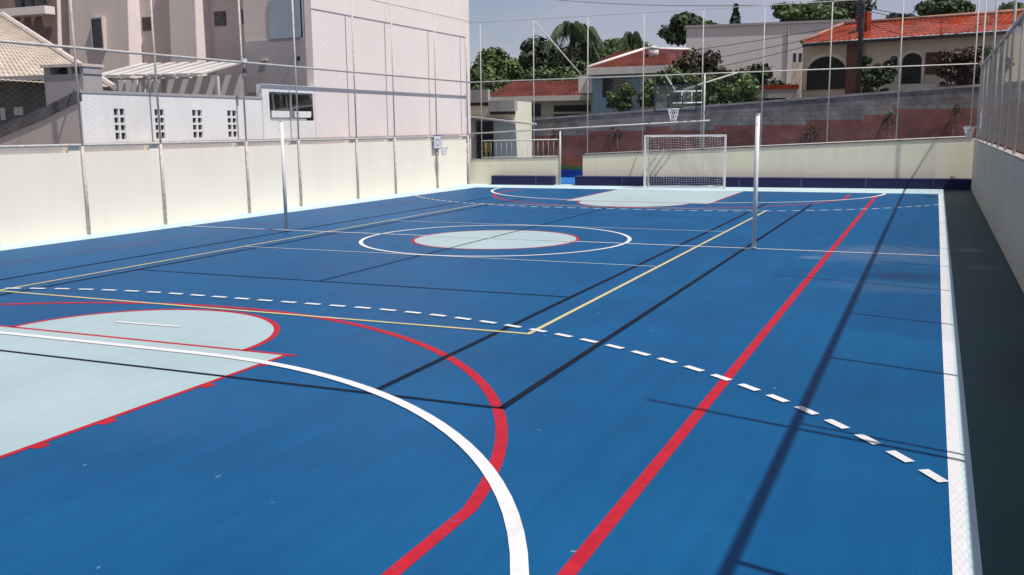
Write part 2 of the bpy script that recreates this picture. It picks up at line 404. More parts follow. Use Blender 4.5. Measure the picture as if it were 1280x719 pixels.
b = MB(); sl_ = [(-30,9.105,9.19),(-13.9,9.073,9.158),(-6.3,9.045,9.150),(4,9.05,9.155),(17.38,9.04,9.15)]
for (ya,xa_,xb_),(yb,xc_,xd_) in zip(sl_, sl_[1:]): b.quad((xa_,ya,0.0),(xb_,ya,0.0),(xd_,yb,0.0),(xc_,yb,0.0))
b.build('white_sideline', lwhite, court, fix=False)
def dashes(mb, z):
    for s in (-1, 1):
        c, r = 1.47, 8.88
        segs = [('a', c, 0, 90), ('l',), ('a', -c, 90, 180)]
        tot = r*math.pi/2*2 + 2*c
        def at(t):
            if t < r*math.pi/2: a = t/r; return (c + r*math.cos(a), s*17.1 - s*r*math.sin(a)), (-math.sin(a), -s*math.cos(a))
            t -= r*math.pi/2
            if t < 2*c: return (c - t, s*17.1 - s*r), (-1, 0)
            t -= 2*c; a = math.pi/2 + t/r
            return (-c + r*math.cos(a), s*17.1 - s*r*math.sin(a)), (-math.sin(a), -s*math.cos(a))
        # phase so that one dash is centred where the photograph has it
        ref = PG(672, 414)
        tref = math.atan2(ref.y + 17.1, ref.x - c)*r
        step = 0.414; t = (tref % step)
        while t < tot:
            (x, y), (dx, dy) = at(t)
            if (s < 0 or y < far_edge(x) - .2) and abs(x) < 9.0:
                nx, ny = -dy, dx; l, w = .125, .041
                mb.quad(*[(x+dx*i*l+nx*j*w, y+dy*i*l+ny*j*w, z) for i, j in ((-1,-1),(1,-1),(1,1),(-1,1))])
            t += step
line_obj('white_handball_dashes', lwhite, dashes, 0.009)

fl = random.Random(11); fm = mat('pale_scuff', (0.13, 0.22, 0.33), .7, .2, 5)
def flecks(mb, z):
    for i in range(150):
        x, y = fl.uniform(-5, 8.9), -16 + 20*fl.random()**1.5; a = fl.uniform(0, 3.14); l = fl.uniform(.008, .035); w_ = l*fl.uniform(.15,.45)
        dx, dy = math.cos(a), math.sin(a)
        mb.quad(*[(x+dx*i_*l-dy*j_*w_, y+dy*i_*l+dx*j_*w_, z) for i_, j_ in ((-1,-.6),(.2,-1),(1,.3),(-.4,1))])
line_obj('paint_scuff', fm, flecks, -0.0004)['kind'] = 'stuff'

# ------------------------------------------------------------------ left wall, fence
LX = -9.75
lp = [-7.3, -4.75, -2.25, 0.31, 3.77, 6.35, 9.73, 12.36, 15.72, 18.6]
t = empty('boundary_wall', (LX-.1, 4, 0), 'long cream rendered wall with stub pillars along the left of the court', 'wall')
b = MB(); b.box(LX-.2, -30, -0.05, LX, A.y+.05, 1.95); b.build('wall_face', cream, t)
for y in lp:
    b = MB(); b.box(LX-.197, y-.36, 1.95, LX-.003, y-.05, 2.12); b.build('pillar_stub', cream, t)
b = MB(); b.box(LX-.235, -30, 1.95, LX-.2, 19.4, 2.16); b.build('grey_capping', greyr, t)

def chainlink(P0, P1, zfun0, zfun1, cell, r):
    """woven wire: zig-zag strands, three-sided"""
    P0 = Vector(P0); P1 = Vector(P1); D = P1-P0; Ln = D.length; u = D/Ln; nn = Vector((-u.y, u.x, 0))
    v = []; f = []
    k = int(Ln/cell)
    offs = [(nn*r), (u*(-.87*r) - nn*(.5*r)), (u*(.87*r) - nn*(.5*r))]
    for i in range(k):
        s = i*cell; z0 = zfun0(s/Ln); z1 = zfun1(s/Ln); m = max(1, int((z1-z0)/(cell*.55)))
        base = len(v)
        for j in range(m+1):
            p = P0 + u*(s + (cell if (j+i) % 2 else 0)); z = z0 + (z1-z0)*j/m
            for o in offs: v.append((p.x+o.x, p.y+o.y, z))
        for j in range(m):
            a = base+3*j
            f += [(a,a+1,a+4,a+3),(a+1,a+2,a+5,a+4),(a+2,a,a+3,a+5)]
    mb = MB(); mb.v = v; mb.f = f; mb.m = [0]*len(f); return mb

t = empty('wire_fence', (LX, 4, 0), 'tall wire fence on steel posts standing against the left cream wall', 'fence')
for y in lp:
    b = MB(); b.tube([(LX+.045, y, 0), (LX+.045, y, 2.1)], .038, 10).tube([(LX+.045, y, 2.1), (LX+.045, y, 6.92)], .027, 8); b.build('post', rust if y != 0 else galv, t, True)
def rail(z0, z1, r, m=galv):
    b = MB(); b.tube([(LX+.03, -12, z0), (LX+.03, 19.2, z1)], r, 8); b.build('rail', m, t, True)
rail(2.16, 2.05, .032); rail(4.38, 4.36, .034); rail(6.98, 6.9, .014)
chainlink((LX+.03,-8,0),(LX+.03,18.6,0), lambda s: 2.12, lambda s: 4.36, .12, .0009).build('wire_mesh', wire, t, fix=False)
chainlink((LX+.03,-8,0),(LX+.03,18.6,0), lambda s: 4.4, lambda s: 6.9, .2, .0008).build('upper_net', wire, t, fix=False)

# ------------------------------------------------------------------ right wall, fence
RX = 10.15
def rz(y): return 1.90 - (y + 20)*0.0018
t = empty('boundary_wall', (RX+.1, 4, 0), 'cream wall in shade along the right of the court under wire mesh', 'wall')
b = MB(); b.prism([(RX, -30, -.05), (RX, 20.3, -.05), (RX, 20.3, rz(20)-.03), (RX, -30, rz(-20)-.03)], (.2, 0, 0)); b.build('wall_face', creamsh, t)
b = MB(); b.prism([(RX+.01, -30, rz(-20)-.03), (RX+.01, 20.3, rz(20)-.03), (RX+.01, 20.3, rz(20)), (RX+.01, -30, rz(-20))], (.18, 0, 0)); b.build('coping', conc, t)
t = empty('wire_fence', (RX+.1, 4, 0), 'grey wire mesh fence seen end on above the shaded right wall', 'fence')
rp = [-12.2 + 2.65*k for k in range(-3, 13)]
for k, y in enumerate(rp):
    tall = (k % 3 == 0) or y > 17
    b = MB(); b.tube([(RX+.06, y, rz(y)), (RX+.06, y, 4.4 if not tall else 6.9)], .028, 8); b.build('post', fpost, t, True)
b = MB(); b.tube([(RX+.06, -20, 4.38), (RX+.06, 20.1, 4.42)], .042, 8); b.build('rail', rust, t, True)
b = MB(); b.tube([(RX+.06, -20, 6.9), (RX+.06, 20.1, 6.9)], .003, 6); b.build('rail', galv, t, True)
b = MB(); b.tube([(RX+.06, -12.05, rz(-12)), (RX+.06, -12.05, 4.4)], .02, 8); b.build('post', galvl, t, True)
chainlink((RX+.06,-8,0),(RX+.06,20.1,0), lambda s: 1.95, lambda s: 4.38, .06, .0020).build('wire_mesh', wired, t, fix=False)
chainlink((RX+.06,-21,0),(RX+.06,-8,0), lambda s: 1.95, lambda s: 4.38, .07, .0010).build('wire_mesh', wired, t, fix=False)
chainlink((RX+.06,-6,0),(RX+.06,20.1,0), lambda s: 4.4, lambda s: 6.9, .3, .0006).build('upper_net', wire, t, fix=False)

# ------------------------------------------------------------------ far wall, benches, fence
WT = .45   # wall face behind the bench front
def ztop(x): return 1.20 + (x + 4.68)*0.0436
t = empty('end_wall', W(2.5, WT), 'cream end wall rising to the right behind the goal', 'wall')
def wallprism(x0, x1, z0a, z0b, z1a, z1b, off0, th):
    mb = MB(); mb.prism([W(x0,off0,z0a), W(x1,off0,z0b), W(x1,off0,z1b), W(x0,off0,z1a)], -NF*th); return mb
wallprism(-4.68, 10.3, -.05, -.05, ztop(-4.68), ztop(10.3), WT, .18).build('wall_face', creamfar, t)
wallprism(-4.70, 10.15, ztop(-4.68)+.002, ztop(10.15)+.002, ztop(-4.68)+.035, ztop(10.15)+.035, WT-.02, .2).build('coping', conc, t)
t2 = empty('end_wall', W(-7.7, WT), 'short low cream wall left of the gate opening at the far end', 'wall')
wallprism(-9.74, -5.72, -.05, -.05, 1.05, 1.13, WT, .18).build('wall_face', creamfar, t2)
wallprism(-9.74, -5.70, 1.052, 1.132, 1.08, 1.16, WT-.02, .2).build('coping', conc, t2)
# benches: low navy painted plinths
def bench(x0, x1, label):
    o = empty('low_bench', W((x0+x1)/2), label, 'bench', 'navy plinth benches at the far end')
    wallprism(x0, x1, -.02, -.02, .36, .36, 0, WT-.004).build('plinth', navy, o)
    wallprism(x0-.02, x1, .36, .36, .385, .385, -.012, WT).build('seat_slab', mat('dark_slab', (.05,.05,.13), .5, .2, 4), o)
    x = x0 + 2.0
    while x < x1 - .5:
        wallprism(x-.012, x+.012, .01, .01, .34, .34, -.004, .004).build('joint', mat('pale_joint', (.10,.10,.22), .7, .2, 4), o); x += 2.35
bench(-8.6, -5.85, 'short navy plinth bench left of the gate opening')
bench(-4.9, 10.14, 'long navy plinth bench along the wall behind the goal')
# fence of the far end
t = empty('wire_fence', W(0, WT), 'tall wire fence with thin grey posts above the far end wall', 'fence')
fx = [-9.2, -6.83, -4.49, -2.17, .20, 2.54, 5.02, 7.51, 10.05]
FO = WT + .06
for x in fx:
    zb = (1.08 if x < -5.7 else ztop(x)); zt = 6.82 + (x + 9)*.012
    b = MB(); b.tube([W(x, FO, zb), W(x, FO, zt)], .024, 8); b.build('post', galv, t, True)
b = MB(); b.tube([W(-9.75, FO, 4.36), W(10.15, FO, 4.56)], .024, 8); b.build('rail', galvl, t, True)
b = MB(); b.tube([W(-9.75, FO, 6.84), W(10.15, FO, 7.08)], .015, 6); b.build('rail', rust, t, True)
b = MB(); b.tube([W(-4.6, FO-.02, ztop(-4.6)+.09), W(10.1, FO-.02, ztop(10.1)+.09)], .022, 8); b.build('rail', galvl, t, True)
b = MB(); b.tube([W(-9.7, FO-.05, 2.17), W(.55, FO-.05, 2.62)], .03, 8); b.build('rail', galvl, t, True)
b = MB(); b.tube([W(-6.75, FO-.02, 6.78), W(-4.72, FO-.02, 4.5)], .024, 8); b.build('brace', galvl, t, True)
chainlink(W(-9.7,FO), W(10.1,FO), lambda s: (1.2 if s < .26 else 1.25+s*.62), lambda s: 4.36+.2*s, .12, .0013).build('wire_mesh', wire, t, fix=False)
chainlink(W(-9.7,FO), W(10.1,FO), lambda s: 4.4+.2*s, lambda s: 6.84+.24*s, .2, .0009).build('upper_net', wire, t, fix=False)
# gate-side railing
t = empty('steel_railing', W(-7.6, WT), 'pale steel railing with upright bars above the low wall by the gate', 'railing')
b = MB(); b.tube([W(-9.2, WT+.02, 1.86), W(-5.66, WT+.02, 1.90)], .025, 8); b.build('rail', galvl, t, True)
b = MB(); b.tube([W(-9.2, WT+.02, 1.14), W(-5.7, WT+.02, 1.2)], .02, 8); b.build('rail', galvl, t, True)
for i in range(15):
    x = -9.0 + i*.235
    b = MB(); b.tube([W(x, WT+.02, 1.14), W(x, WT+.02, 1.87)], .008, 6); b.build('bar', galvl, t, True)
b = MB(); b.tube([W(-5.66, WT, 0), W(-5.66, WT, 2.25)], .04, 8); b.build('gate_post', galvl, t, True)

# white pebble-like cap at the foot of the left bench
# ------------------------------------------------------------------ goal
gc = Vector((-.05, 17.92, 0)); ga = math.atan2(U.y, U.x) + R(2.5)
GU = Vector((math.cos(ga), math.sin(ga), 0)); GN = Vector((-GU.y, GU.x, 0))
def G(a, d, z): return gc + GU*a + GN*d + Vector((0,0,z))
goal = empty('futsal_goal', gc, 'white framed goal with white net standing on the far goal line', 'goal')
for s in (-1, 1):
    b = MB(); b.box(-.038,-.038,0,.038,.038,2.0, Matrix.Translation(G(s*1.54,0,0)) @ Matrix.Rotation(ga,4,'Z')); b.build('upright', pwhite, goal)
b = MB(); b.box(-1.578,-.038,2.002,1.578,.038,2.08, Matrix.Translation(gc) @ Matrix.Rotation(ga,4,'Z')); b.build('crossbar', pwhite, goal)
for s in (-1, 1):
    b = MB(); b.tube([G(s*1.5,.04,2.04), G(s*1.5,.55,2.02), G(s*1.5,.95,.05), G(s*1.5,.04,.03)], .022, 8); b.build('side_frame', pwhite, goal, True)
b = MB(); b.tube([G(-1.5,.95,.05), G(1.5,.95,.05)], .024, 8); b.build('ground_bar', pwhite, goal, True)
b = MB(); b.tube([G(-1.5,.55,2.02), G(1.5,.55,2.02)], .02, 8); b.build('back_bar', pwhite, goal, True)
b = MB(); c = .115
prof = [(0.03,2.03),(.55,2.0),(.64,1.55),(.7,1.0),(.78,.5),(.95,.05)]
def prof_at(s):
    d = 0
    for (a0,z0),(a1,z1) in zip(prof, prof[1:]):
        l = math.hypot(a1-a0, z1-z0)
        if s <= d + l: q=(s-d)/l; return (a0+(a1-a0)*q, z0+(z1-z0)*q)
        d += l
    return prof[-1]
plen = sum(math.hypot(b1[0]-a1[0], b1[1]-a1[1]) for a1, b1 in zip(prof, prof[1:]))
c = .1; nn_ = int(3.0/c)
for i in range(nn_+1):
    a = -1.5 + 3.0*i/nn_
    b.tube([G(a, d + .03*math.sin(a*5+z*3), z) for d, z in (prof_at(plen*k/14) for k in range(15))], .0034, 3, cap=False)
k = int(plen/c)
for j in range(k+1):
    d, z = prof_at(plen*j/k)
    b.tube([G(-1.5+3.0*i/12, d + .03*math.sin((-1.5+3.0*i/12)*5+z*3), z - .02*math.sin(i*1.3)) for i in range(13)], .0034, 3, cap=False)
for s in (-1, 1):                                     # side nets
    for j in range(1, 17):
        z = 2.0*j/17
        dm = next((a0+(a1-a0)*(z-z0)/(z1-z0) for (a0,z0),(a1,z1) in zip(prof,prof[1:]) if min(z0,z1)<=z<=max(z0,z1) and z0!=z1), .5)
        b.tube([G(s*1.5, .04, z), G(s*1.5, dm, z-.02)], .0034, 3, cap=False)
    for j in range(1, 7):
        d = .13*j; zt = 2.0 if d < .55 else max(.1, 2.0-(d-.55)/.4*1.95)
        b.tube([G(s*1.5, d, .05), G(s*1.5, d, zt)], .0034, 3, cap=False)
b.build('net', netw, goal, fix=False)

# ------------------------------------------------------------------ volleyball posts
def vpost(x, y, label):
    o = empty('volleyball_post', (x, y, 0), label, 'post', 'volleyball posts on the centre line')
    b = MB(); b.tube([(x,y,0.0),(x,y,2.63)], .043, 16); b.build('pole', pwhite, o, True)
    b = MB(); b.tube([(x,y,2.63),(x,y,2.665)], .047, 16); b.build('cap', pwhite, o)
    b = MB(); b.tube([(x,y,0.018),(x,y,.024)], .058, 20); b.build('floor_ring', galvl, o)
    for z in (2.45, 1.0):
        b = MB(); b.tube([(x,y-.05,z),(x,y-.09,z)], .012, 8); b.build('hook', galv, o)
vpost(5.635, .08, 'white volleyball post near the red line, right end of centre line')
vpost(-5.53, -.12, 'white volleyball post at the end of the centre line nearest the left cream wall')

# ------------------------------------------------------------------ basketball hoop at the far end
def hoop(b, c, r, tube=.012):
    n = 24
    pts = [c + Vector((r*math.cos(2*math.pi*i/n), r*math.sin(2*math.pi*i/n), 0)) for i in range(n)] 
    b.tube(pts + [pts[0]], tube, 6, cap=False)
def hoopnet(b, c, r, depth):
    n = 12
    for sgn in (1, -1):
        for i in range(n):
            pts = []
            for j in range(7):
                q = j/6; a = 2*math.pi*(i + sgn*q*1.5)/n; rr = r*(1-.55*q**.8)
                pts.append(c + Vector((rr*math.cos(a), rr*math.sin(a), -depth*q)))
            b.tube(pts, .012, 4, cap=False)
bo = 1.1     # board stands this far into the court from the fence
bx = -.68
t = empty('basketball_hoop', W(.2, FO), 'clear basketball backboard with dark frame hung on arms from the far fence', 'basketball hoop')
def bb(x0, x1, z0, z1, off, th, nm, m):
    wallprism(x0, x1, z0, z0, z1, z1, off, th).build(nm, m, t)
zb0, zb1 = 2.97, 4.02
x0, x1 = bx-.84, bx+.84
OF = FO - bo
mb = MB()
for (a0,a1,c0,c1) in ((x0,x1,zb0,zb0+.06),(x0,x1,zb1-.06,zb1),(x0,x0+.05,zb0+.061,zb1-.061),(x1-.05,x1,zb0+.061,zb1-.061)):
    mb.prism([W(a0,OF,c0),W(a1,OF,c0),W(a1,OF,c1),W(a0,OF,c1)], -NF*.05)
mb.build('board_frame', darkfr, t)
mb = MB()
for (a0,a1,c0,c1) in ((bx-.3,bx+.3,3.12,3.165),(bx-.3,bx+.3,3.53,3.575),(bx-.3,bx-.25,3.166,3.529),(bx+.25,bx+.3,3.166,3.529)):
    mb.prism([W(a0,OF-.006,c0),W(a1,OF-.006,c0),W(a1,OF-.006,c1),W(a0,OF-.006,c1)], -NF*.005)
mb.build('target_square', darkfr, t)
gm = bpy.data.materials.new('acrylic'); gm.use_nodes = True
nt = gm.node_tree; N = nt.nodes; pb = N['Principled BSDF']
pb.inputs['Base Color'].default_value = (.6,.65,.7,1); pb.inputs['Roughness'].default_value = .1; pb.inputs['Alpha'].default_value = .16
nzz = N.new('ShaderNodeTexNoise'); nzz.inputs['Scale'].default_value = 3; mrr = N.new('ShaderNodeMapRange'); mrr.inputs['To Min'].default_value = .02; mrr.inputs['To Max'].default_value = .10
nt.links.new(nzz.outputs['Fac'], mrr.inputs['Value']); nt.links.new(mrr.outputs['Result'], pb.inputs['Alpha'])
wallprism(x0+.061, x1-.061, zb0+.061, zb0+.061, zb1-.061, zb1-.061, OF+.012, .012).build('clear_panel', gm, t)
rc = W(bx, OF-.38, 3.07)
b = MB(); hoop(b, rc, .225, .016); b.tube([W(bx,OF-.16,3.07), W(bx,OF,3.07)], .03, 6); rim = b.build('rim', pwhite, t, True)
b = MB(); hoopnet(b, rc, .225, .45); b.build('net', netw, rim, fix=False)
for z in (3.3, 3.75):
    b = MB(); b.tube([W(bx-.1,OF+.06,z), W(.2,FO-.05,z+.03)], .03, 8); b.tube([W(bx+.35,OF+.06,z), W(.2,FO-.05,z+.03)], .02, 8); b.build('support_arm', pwhite, t, True)
for q in (.3, .65):
    b = MB(); p = W(bx-.1,OF+.06,0).lerp(W(.2,FO-.05,0), q); b.tube([p+Vector((0,0,3.3)), p+Vector((0,0,3.77))], .018, 6); b.build('support_strut', pwhite, t, True)
b = MB(); b.tube([W(-1.25,FO-.03,4.42), W(bx-.02,OF+.06,3.8)], .026, 8); b.build('brace', galvl, t, True)
b = MB(); b.tube([W(1.55,FO-.03,4.46), W(bx+.3,OF+.06,3.82)], .03, 8); b.build('brace', galvl, t, True)
b = MB(); b.tube([W(.30,FO-.03,1.5), W(.30,FO-.03,4.44)], .036, 8); b.build('support_post', galvl, t, True)

# mini hoops on the side walls
def minihoop(x, y, z, s, label):
    o = empty('mini_basketball_hoop', (x, y, z), label, 'basketball hoop', 'small practice hoops on the side walls')
    d = .02*s
    b = MB(); b.box(min(x,x+d), y-.30, z-.22, max(x,x+d), y+.30, z+.30); b.build('board', pwhite, o)
    xf = x + d + .003*s
    b = MB()
    for (y0,y1,z0,z1) in ((-.32,.32,-.24,-.21),(-.32,.32,.29,.32),(-.32,-.29,-.21,.29),(.29,.32,-.21,.29),(-.13,.13,-.1,-.075),(-.13,.13,.13,.155),(-.13,-.105,-.075,.13),(.105,.13,-.075,.13)):
        b.box(min(xf,xf+.006*s), y+y0, z+z0, max(xf,xf+.006*s), y+y1, z+z1)
    b.build('blue_border', bluefr, o)
    c = Vector((x+s*.3, y, z-.15))
    b = MB(); hoop(b, c, .17, .011); b.tube([c - Vector((s*.17,0,0)), Vector((x+d,y,z-.15))], .02, 6); r = b.build('rim', pwhite, o, True)
    b = MB(); hoopnet(b, c, .17, .34); b.build('net', netw, r, fix=False)
    b = MB(); b.tube([(x-.02*s,y,z-.25),(x-.02*s,y,z+.5)], .02, 6); b.build('bracket', galv, o)
minihoop(LX+.11, 15.62, 1.83, 1, 'small white hoop board with blue border on the left wall')
minihoop(RX-.02, 15.6, 2.45, -1, 'small white hoop and net on the right wall fence')

# ------------------------------------------------------------------ left neighbours
BX = -10.05
# tall block
t = empty('apartment_block', (-17, 14, 0), 'tall pale pink apartment block with stepped fins behind the left fence', 'building')
b = MB(); b.box(-26, 8.8, -.05, BX-.02, 19.6, 15).build('core_wall', pinksh, t)
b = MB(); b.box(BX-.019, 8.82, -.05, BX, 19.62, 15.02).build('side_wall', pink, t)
FY = 7.85
def fpx(px, Y=FY): return PY(px, 50, Y).x
# projecting front volumes; right flanks in the paler pink, which paints their sunlight
xa, xb = fpx(306), BX-.012
b = MB(); b.box(xa, FY, -.05, xb-.25, 8.8, 15); v = b.build('front_wall', pinksh, t)
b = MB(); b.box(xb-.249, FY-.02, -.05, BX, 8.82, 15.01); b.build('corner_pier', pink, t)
def pane(x0, x1, z0, z1, Y, nm, m, fr=None, depth=.05):
    b = MB(); b.box(x0, Y-depth, z0, x1, Y+.1, z1); w = b.build(nm, m, t)
    if fr:
        b = MB(); q=.05
        o_ = [(x0-q,z0-q),(x1+q,z0-q),(x1+q,z1+q),(x0-q,z1+q)]; i_ = [(x0,z0),(x1,z0),(x1,z1),(x0,z1)]; yf = Y-depth-.02
        for k in range(4):
            l = (k+1)%4; b.quad((o_[k][0],yf,o_[k][1]),(o_[l][0],yf,o_[l][1]),(i_[l][0],yf,i_[l][1]),(i_[k][0],yf,i_[k][1])); b.quad((o_[k][0],yf,o_[k][1]),(o_[k][0],Y+.08,o_[k][1]),(o_[l][0],Y+.08,o_[l][1]),(o_[l][0],yf,o_[l][1]))
        f = b.build('frame', fr, w)
    return w
p0 = PY(336, 1, FY); p1 = PY(377, 47, FY); pane(p0.x, p1.x, p1.z, p0.z+.0, FY, 'window_shutter', shutter)
b = MB(); b.box(p1.x+.002, FY-.03, p1.z, p1.x+.05, FY+.1, p0.z); b.build('window_jamb', darkin, t)
p0 = PY(306,50,FY)
zt_ = PY(345,50,FY).z; b = MB(); b.box(xa-.0, FY-.035, zt_-1.7, xb-.251, FY-.002, zt_); b.build('rendered_dado', greyr, t)
# second volume 208..240 (front) with flank to 256 ; third 78..152 ; fourth 0..60
def volume(pl, pr, m, lean):
    xl, xr = fpx(pl), fpx(pr)
    b = MB()
    # flank leans outward towards the bottom: wedge section in y
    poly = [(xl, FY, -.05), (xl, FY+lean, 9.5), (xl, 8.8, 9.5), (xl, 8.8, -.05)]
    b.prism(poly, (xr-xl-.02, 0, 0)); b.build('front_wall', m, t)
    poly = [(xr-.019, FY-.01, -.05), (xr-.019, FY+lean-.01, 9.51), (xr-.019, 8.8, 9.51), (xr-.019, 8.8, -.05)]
    b = MB(); b.prism(poly, (.05, 0, 0)); b.build('sunlit_flank', pink, t)  # thin paler slab that puts the flank's sunlight into the colour
volume(208, 240, pinksh, .35); volume(78, 152, pinksh, .55); volume(-40, 60, brownr, .75)
SY = 8.8
for (a, b_, c, d) in ((268,15,283,32),(178,22,192,38),(302,12,308,30)):
    p0 = PY(a, b_, SY); p1 = PY(c, d, SY); pane(p0.x, p1.x, p1.z, p0.z, SY, 'window', glassd, None, .03)
p0 = PY(117, 24, FY+.3); p1 = PY(132, 60, FY+.3); pane(p0.x, p1.x, p1.z, p0.z, FY+.3, 'window', glassd, pinksh, .1)
for a in (20, 33, 47):
    p0 = PY(a, -12, FY+.3); p1 = PY(a+9, 9, FY+.3); pane(p0.x, p1.x, p1.z, p0.z, FY+.3, 'window', glassd, None, .1)
p0 = PY(-5, 12, FY); p1 = PY(58, 17, FY); b = MB(); b.box(p0.x, FY-.06, p1.z, p1.x, FY+.4, p0.z); b.build('window_sill', pink, t)
p0 = PY(374, 73, FY); b = MB(); b.box(p0.x-.06, FY-.06, p0.z-.06, p0.x+.06, FY, p0.z+.06); b.build('vent', darkin, t)
p0 = PY(332, 75, FY); b = MB(); b.box(p0.x-.12, FY-.09, p0.z-.03, p0.x+.12, FY-.04, p0.z+.03); b.build('vent', sheetw, t)

# white low building with four grid windows
t = empty('low_outbuilding', (BX-2, 1.5, 0), 'low white outbuilding with four small grid windows behind the left wall', 'building')
wins = []
for (a, y0, c, y1) in ((142,136,158,174),(193,136,207,173),(240,137,254,172),(284,138,297,171)):
    p0 = PX(a, y0, BX); p1 = PX(c, y1, BX); wins.append((p0.y, p1.y, p1.z, p0.z))
zr = 3.36; y0b, y1b = PX(100,113,BX).y, PX(327,122,BX).y
edges = [y0b] + [v for w in wins for v in (w[0], w[1])] + [y1b]
b = MB(); zl, zh = 2.24, 3.0
b.box(BX-.18, y0b, -.05, BX, y1b, zl); b.box(BX-.18, y0b, zh, BX, y1b, zr)
for i in range(0, len(edges), 2): b.box(BX-.18, edges[i], zl+.0005, BX, edges[i+1], zh-.0005)
b.box(BX-.45, y0b, -.05, BX-.181, y0b+.18, zr); b.box(BX-.45, y1b-.18, -.05, BX-.181, y1b, zr)
b.build('wall', whiter, t)
b = MB(); b.box(BX-.45, y0b-.02, zr, BX+.02, y1b+.02, zr+.07); b.build('roof_slab', greyr, t)
for (ya, yb, za, zb) in wins:
    b = MB(); b.box(BX-.075, ya+.001, zl+.001, BX-.06, yb-.001, zh-.001); g = b.build('window', glassd, t)
    b = MB(); ym = (ya+yb)/2
    b.box(BX-.058, ym-.03, zl+.002, BX-.008, ym+.03, zh-.002)
    for k in range(1, 4):
        z = zl + (zh-zl)*k/4; b.box(BX-.057, ya+.002, z-.028, BX-.01, ym-.031, z+.028); b.box(BX-.057, ym+.031, z-.028, BX-.01, yb-.002, z+.028)
    b.build('grid_bars', whiter, g)
# garden wall with picture window between outbuilding and block
t = empty('glazed_side_wall', (BX-1, 6.4, 0), 'white wall with one wide window reflecting trees beside the pink block', 'building')
w0 = PX(336, 114.5, BX); w1 = PX(392.5, 151, BX); ys, ye = y1b+.02, FY-.04
zt_ = 3.82
b = MB(); b.box(BX-.2, ys, -.05, BX, ye, w1.z); b.box(BX-.2, ys, w0.z, BX, ye, zt_); b.box(BX-.2, ys, w1.z+.0005, BX, w0.y, w0.z-.0005); b.box(BX-.2, w1.y, w1.z+.0005, BX, ye, w0.z-.0005)
b.build('wall', whiter, t)
mirror = mat('reflective_glass', (.62,.64,.64), .04, .05, 2, metal=1.0)
ym = (w0.y+w1.y)/2; zc_ = (w0.z+w1.z)/2; hw, hh = (w1.y-w0.y)/2-.01, (w0.z-w1.z)/2-.01
Mw = Matrix.Translation((BX-.13, ym, zc_)) @ Matrix.Rotation(R(-5.5),4,'Z') @ Matrix.Rotation(R(-2.2),4,'Y')
b = MB(); b.box(-.008,-hw,-hh,.008,hw,hh,Mw); g = b.build('window', mirror, t)
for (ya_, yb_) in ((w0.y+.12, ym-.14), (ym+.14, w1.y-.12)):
    b = MB(); b.box(BX-.02, ya_, w1.z+.1, BX-.012, yb_, w1.z+.3); b.build('reflected_band', whiter, g)  # white panel painted in for the pale band low in the reflection
b = MB(); b.box(BX-.079, w0.y+.002, w1.z+.002, BX-.03, w1.y-.002, w1.z+.07); b.box(BX-.079, w0.y+.002, w0.z-.05, BX-.03, w1.y-.002, w0.z-.002); ym=(w0.y+w1.y)/2
b.box(BX-.079, ym-.02, w1.z+.071, BX-.03, ym+.02, w0.z-.051); b.build('frame', greyr, g)
# grey gap wall between
# sloping gable wall at the far left, in shade
t = empty('sloping_yard_wall', (BX-2, y0b, 0), 'grey wall with sloping dark coping at the far left edge', 'wall')
YG = y0b - .05
pts = [PY(-30,172,YG), PY(0,158,YG), PY(50,137,YG), PY(98,113,YG)]
b = MB(); b.prism([Vector((p.x,YG,-.05)) for p in (pts[0],)] + [Vector((pts[3].x,YG,-.05))] + [Vector((p.x,YG,p.z-.1)) for p in reversed(pts)], (0,.04,0)); b.build('wall_face', pinksh, t)
for i in range(3):
    p, q = pts[i], pts[i+1]
    b = MB(); b.prism([Vector((p.x,YG-.03,p.z-.26)), Vector((q.x,YG-.03,q.z-.26)), Vector((q.x,YG-.03,q.z)), Vector((p.x,YG-.03,p.z))], (0,.12,0)); b.build('coping', mat('dark_coping',(.12,.11,.115),.9,.25,2), t)

def tile_roof(e0, e1, r1, r0, wave=.24, course=.38, amp=.035, sub=6):
    """corrugated clay tiles between eave e0-e1 and ridge r0-r1"""
    e0,e1,r1,r0 = map(Vector,(e0,e1,r1,r0)); n = (e1-e0).cross(r0-e0).normalized()
    if n.z < 0: n = -n
    wlen = max((e1-e0).length,(r1-r0).length); nu = max(4, int(wlen/wave)*sub)
    hl = ((r0+r1)/2-(e0+e1)/2).length; nv = max(2, int(hl/course))
    mb = MB()
    for j in range(nv):
        base = len(mb.v)
        for jj, lift in ((j, amp*.9), (j+1, 0)):
            q = jj/nv
            for i in range(nu+1):
                s = i/nu; p = (e0.lerp(e1,s)).lerp(r0.lerp(r1,s), q)
                mb.v.append(tuple(p + n*(amp*abs(math.sin(s*wlen/wave*math.pi)) + lift*.25)))
        for i in range(nu):
            mb.f.append((base+i, base+i+1, base+nu+2+i, base+nu+1+i)); mb.m.append(0)
    return mb

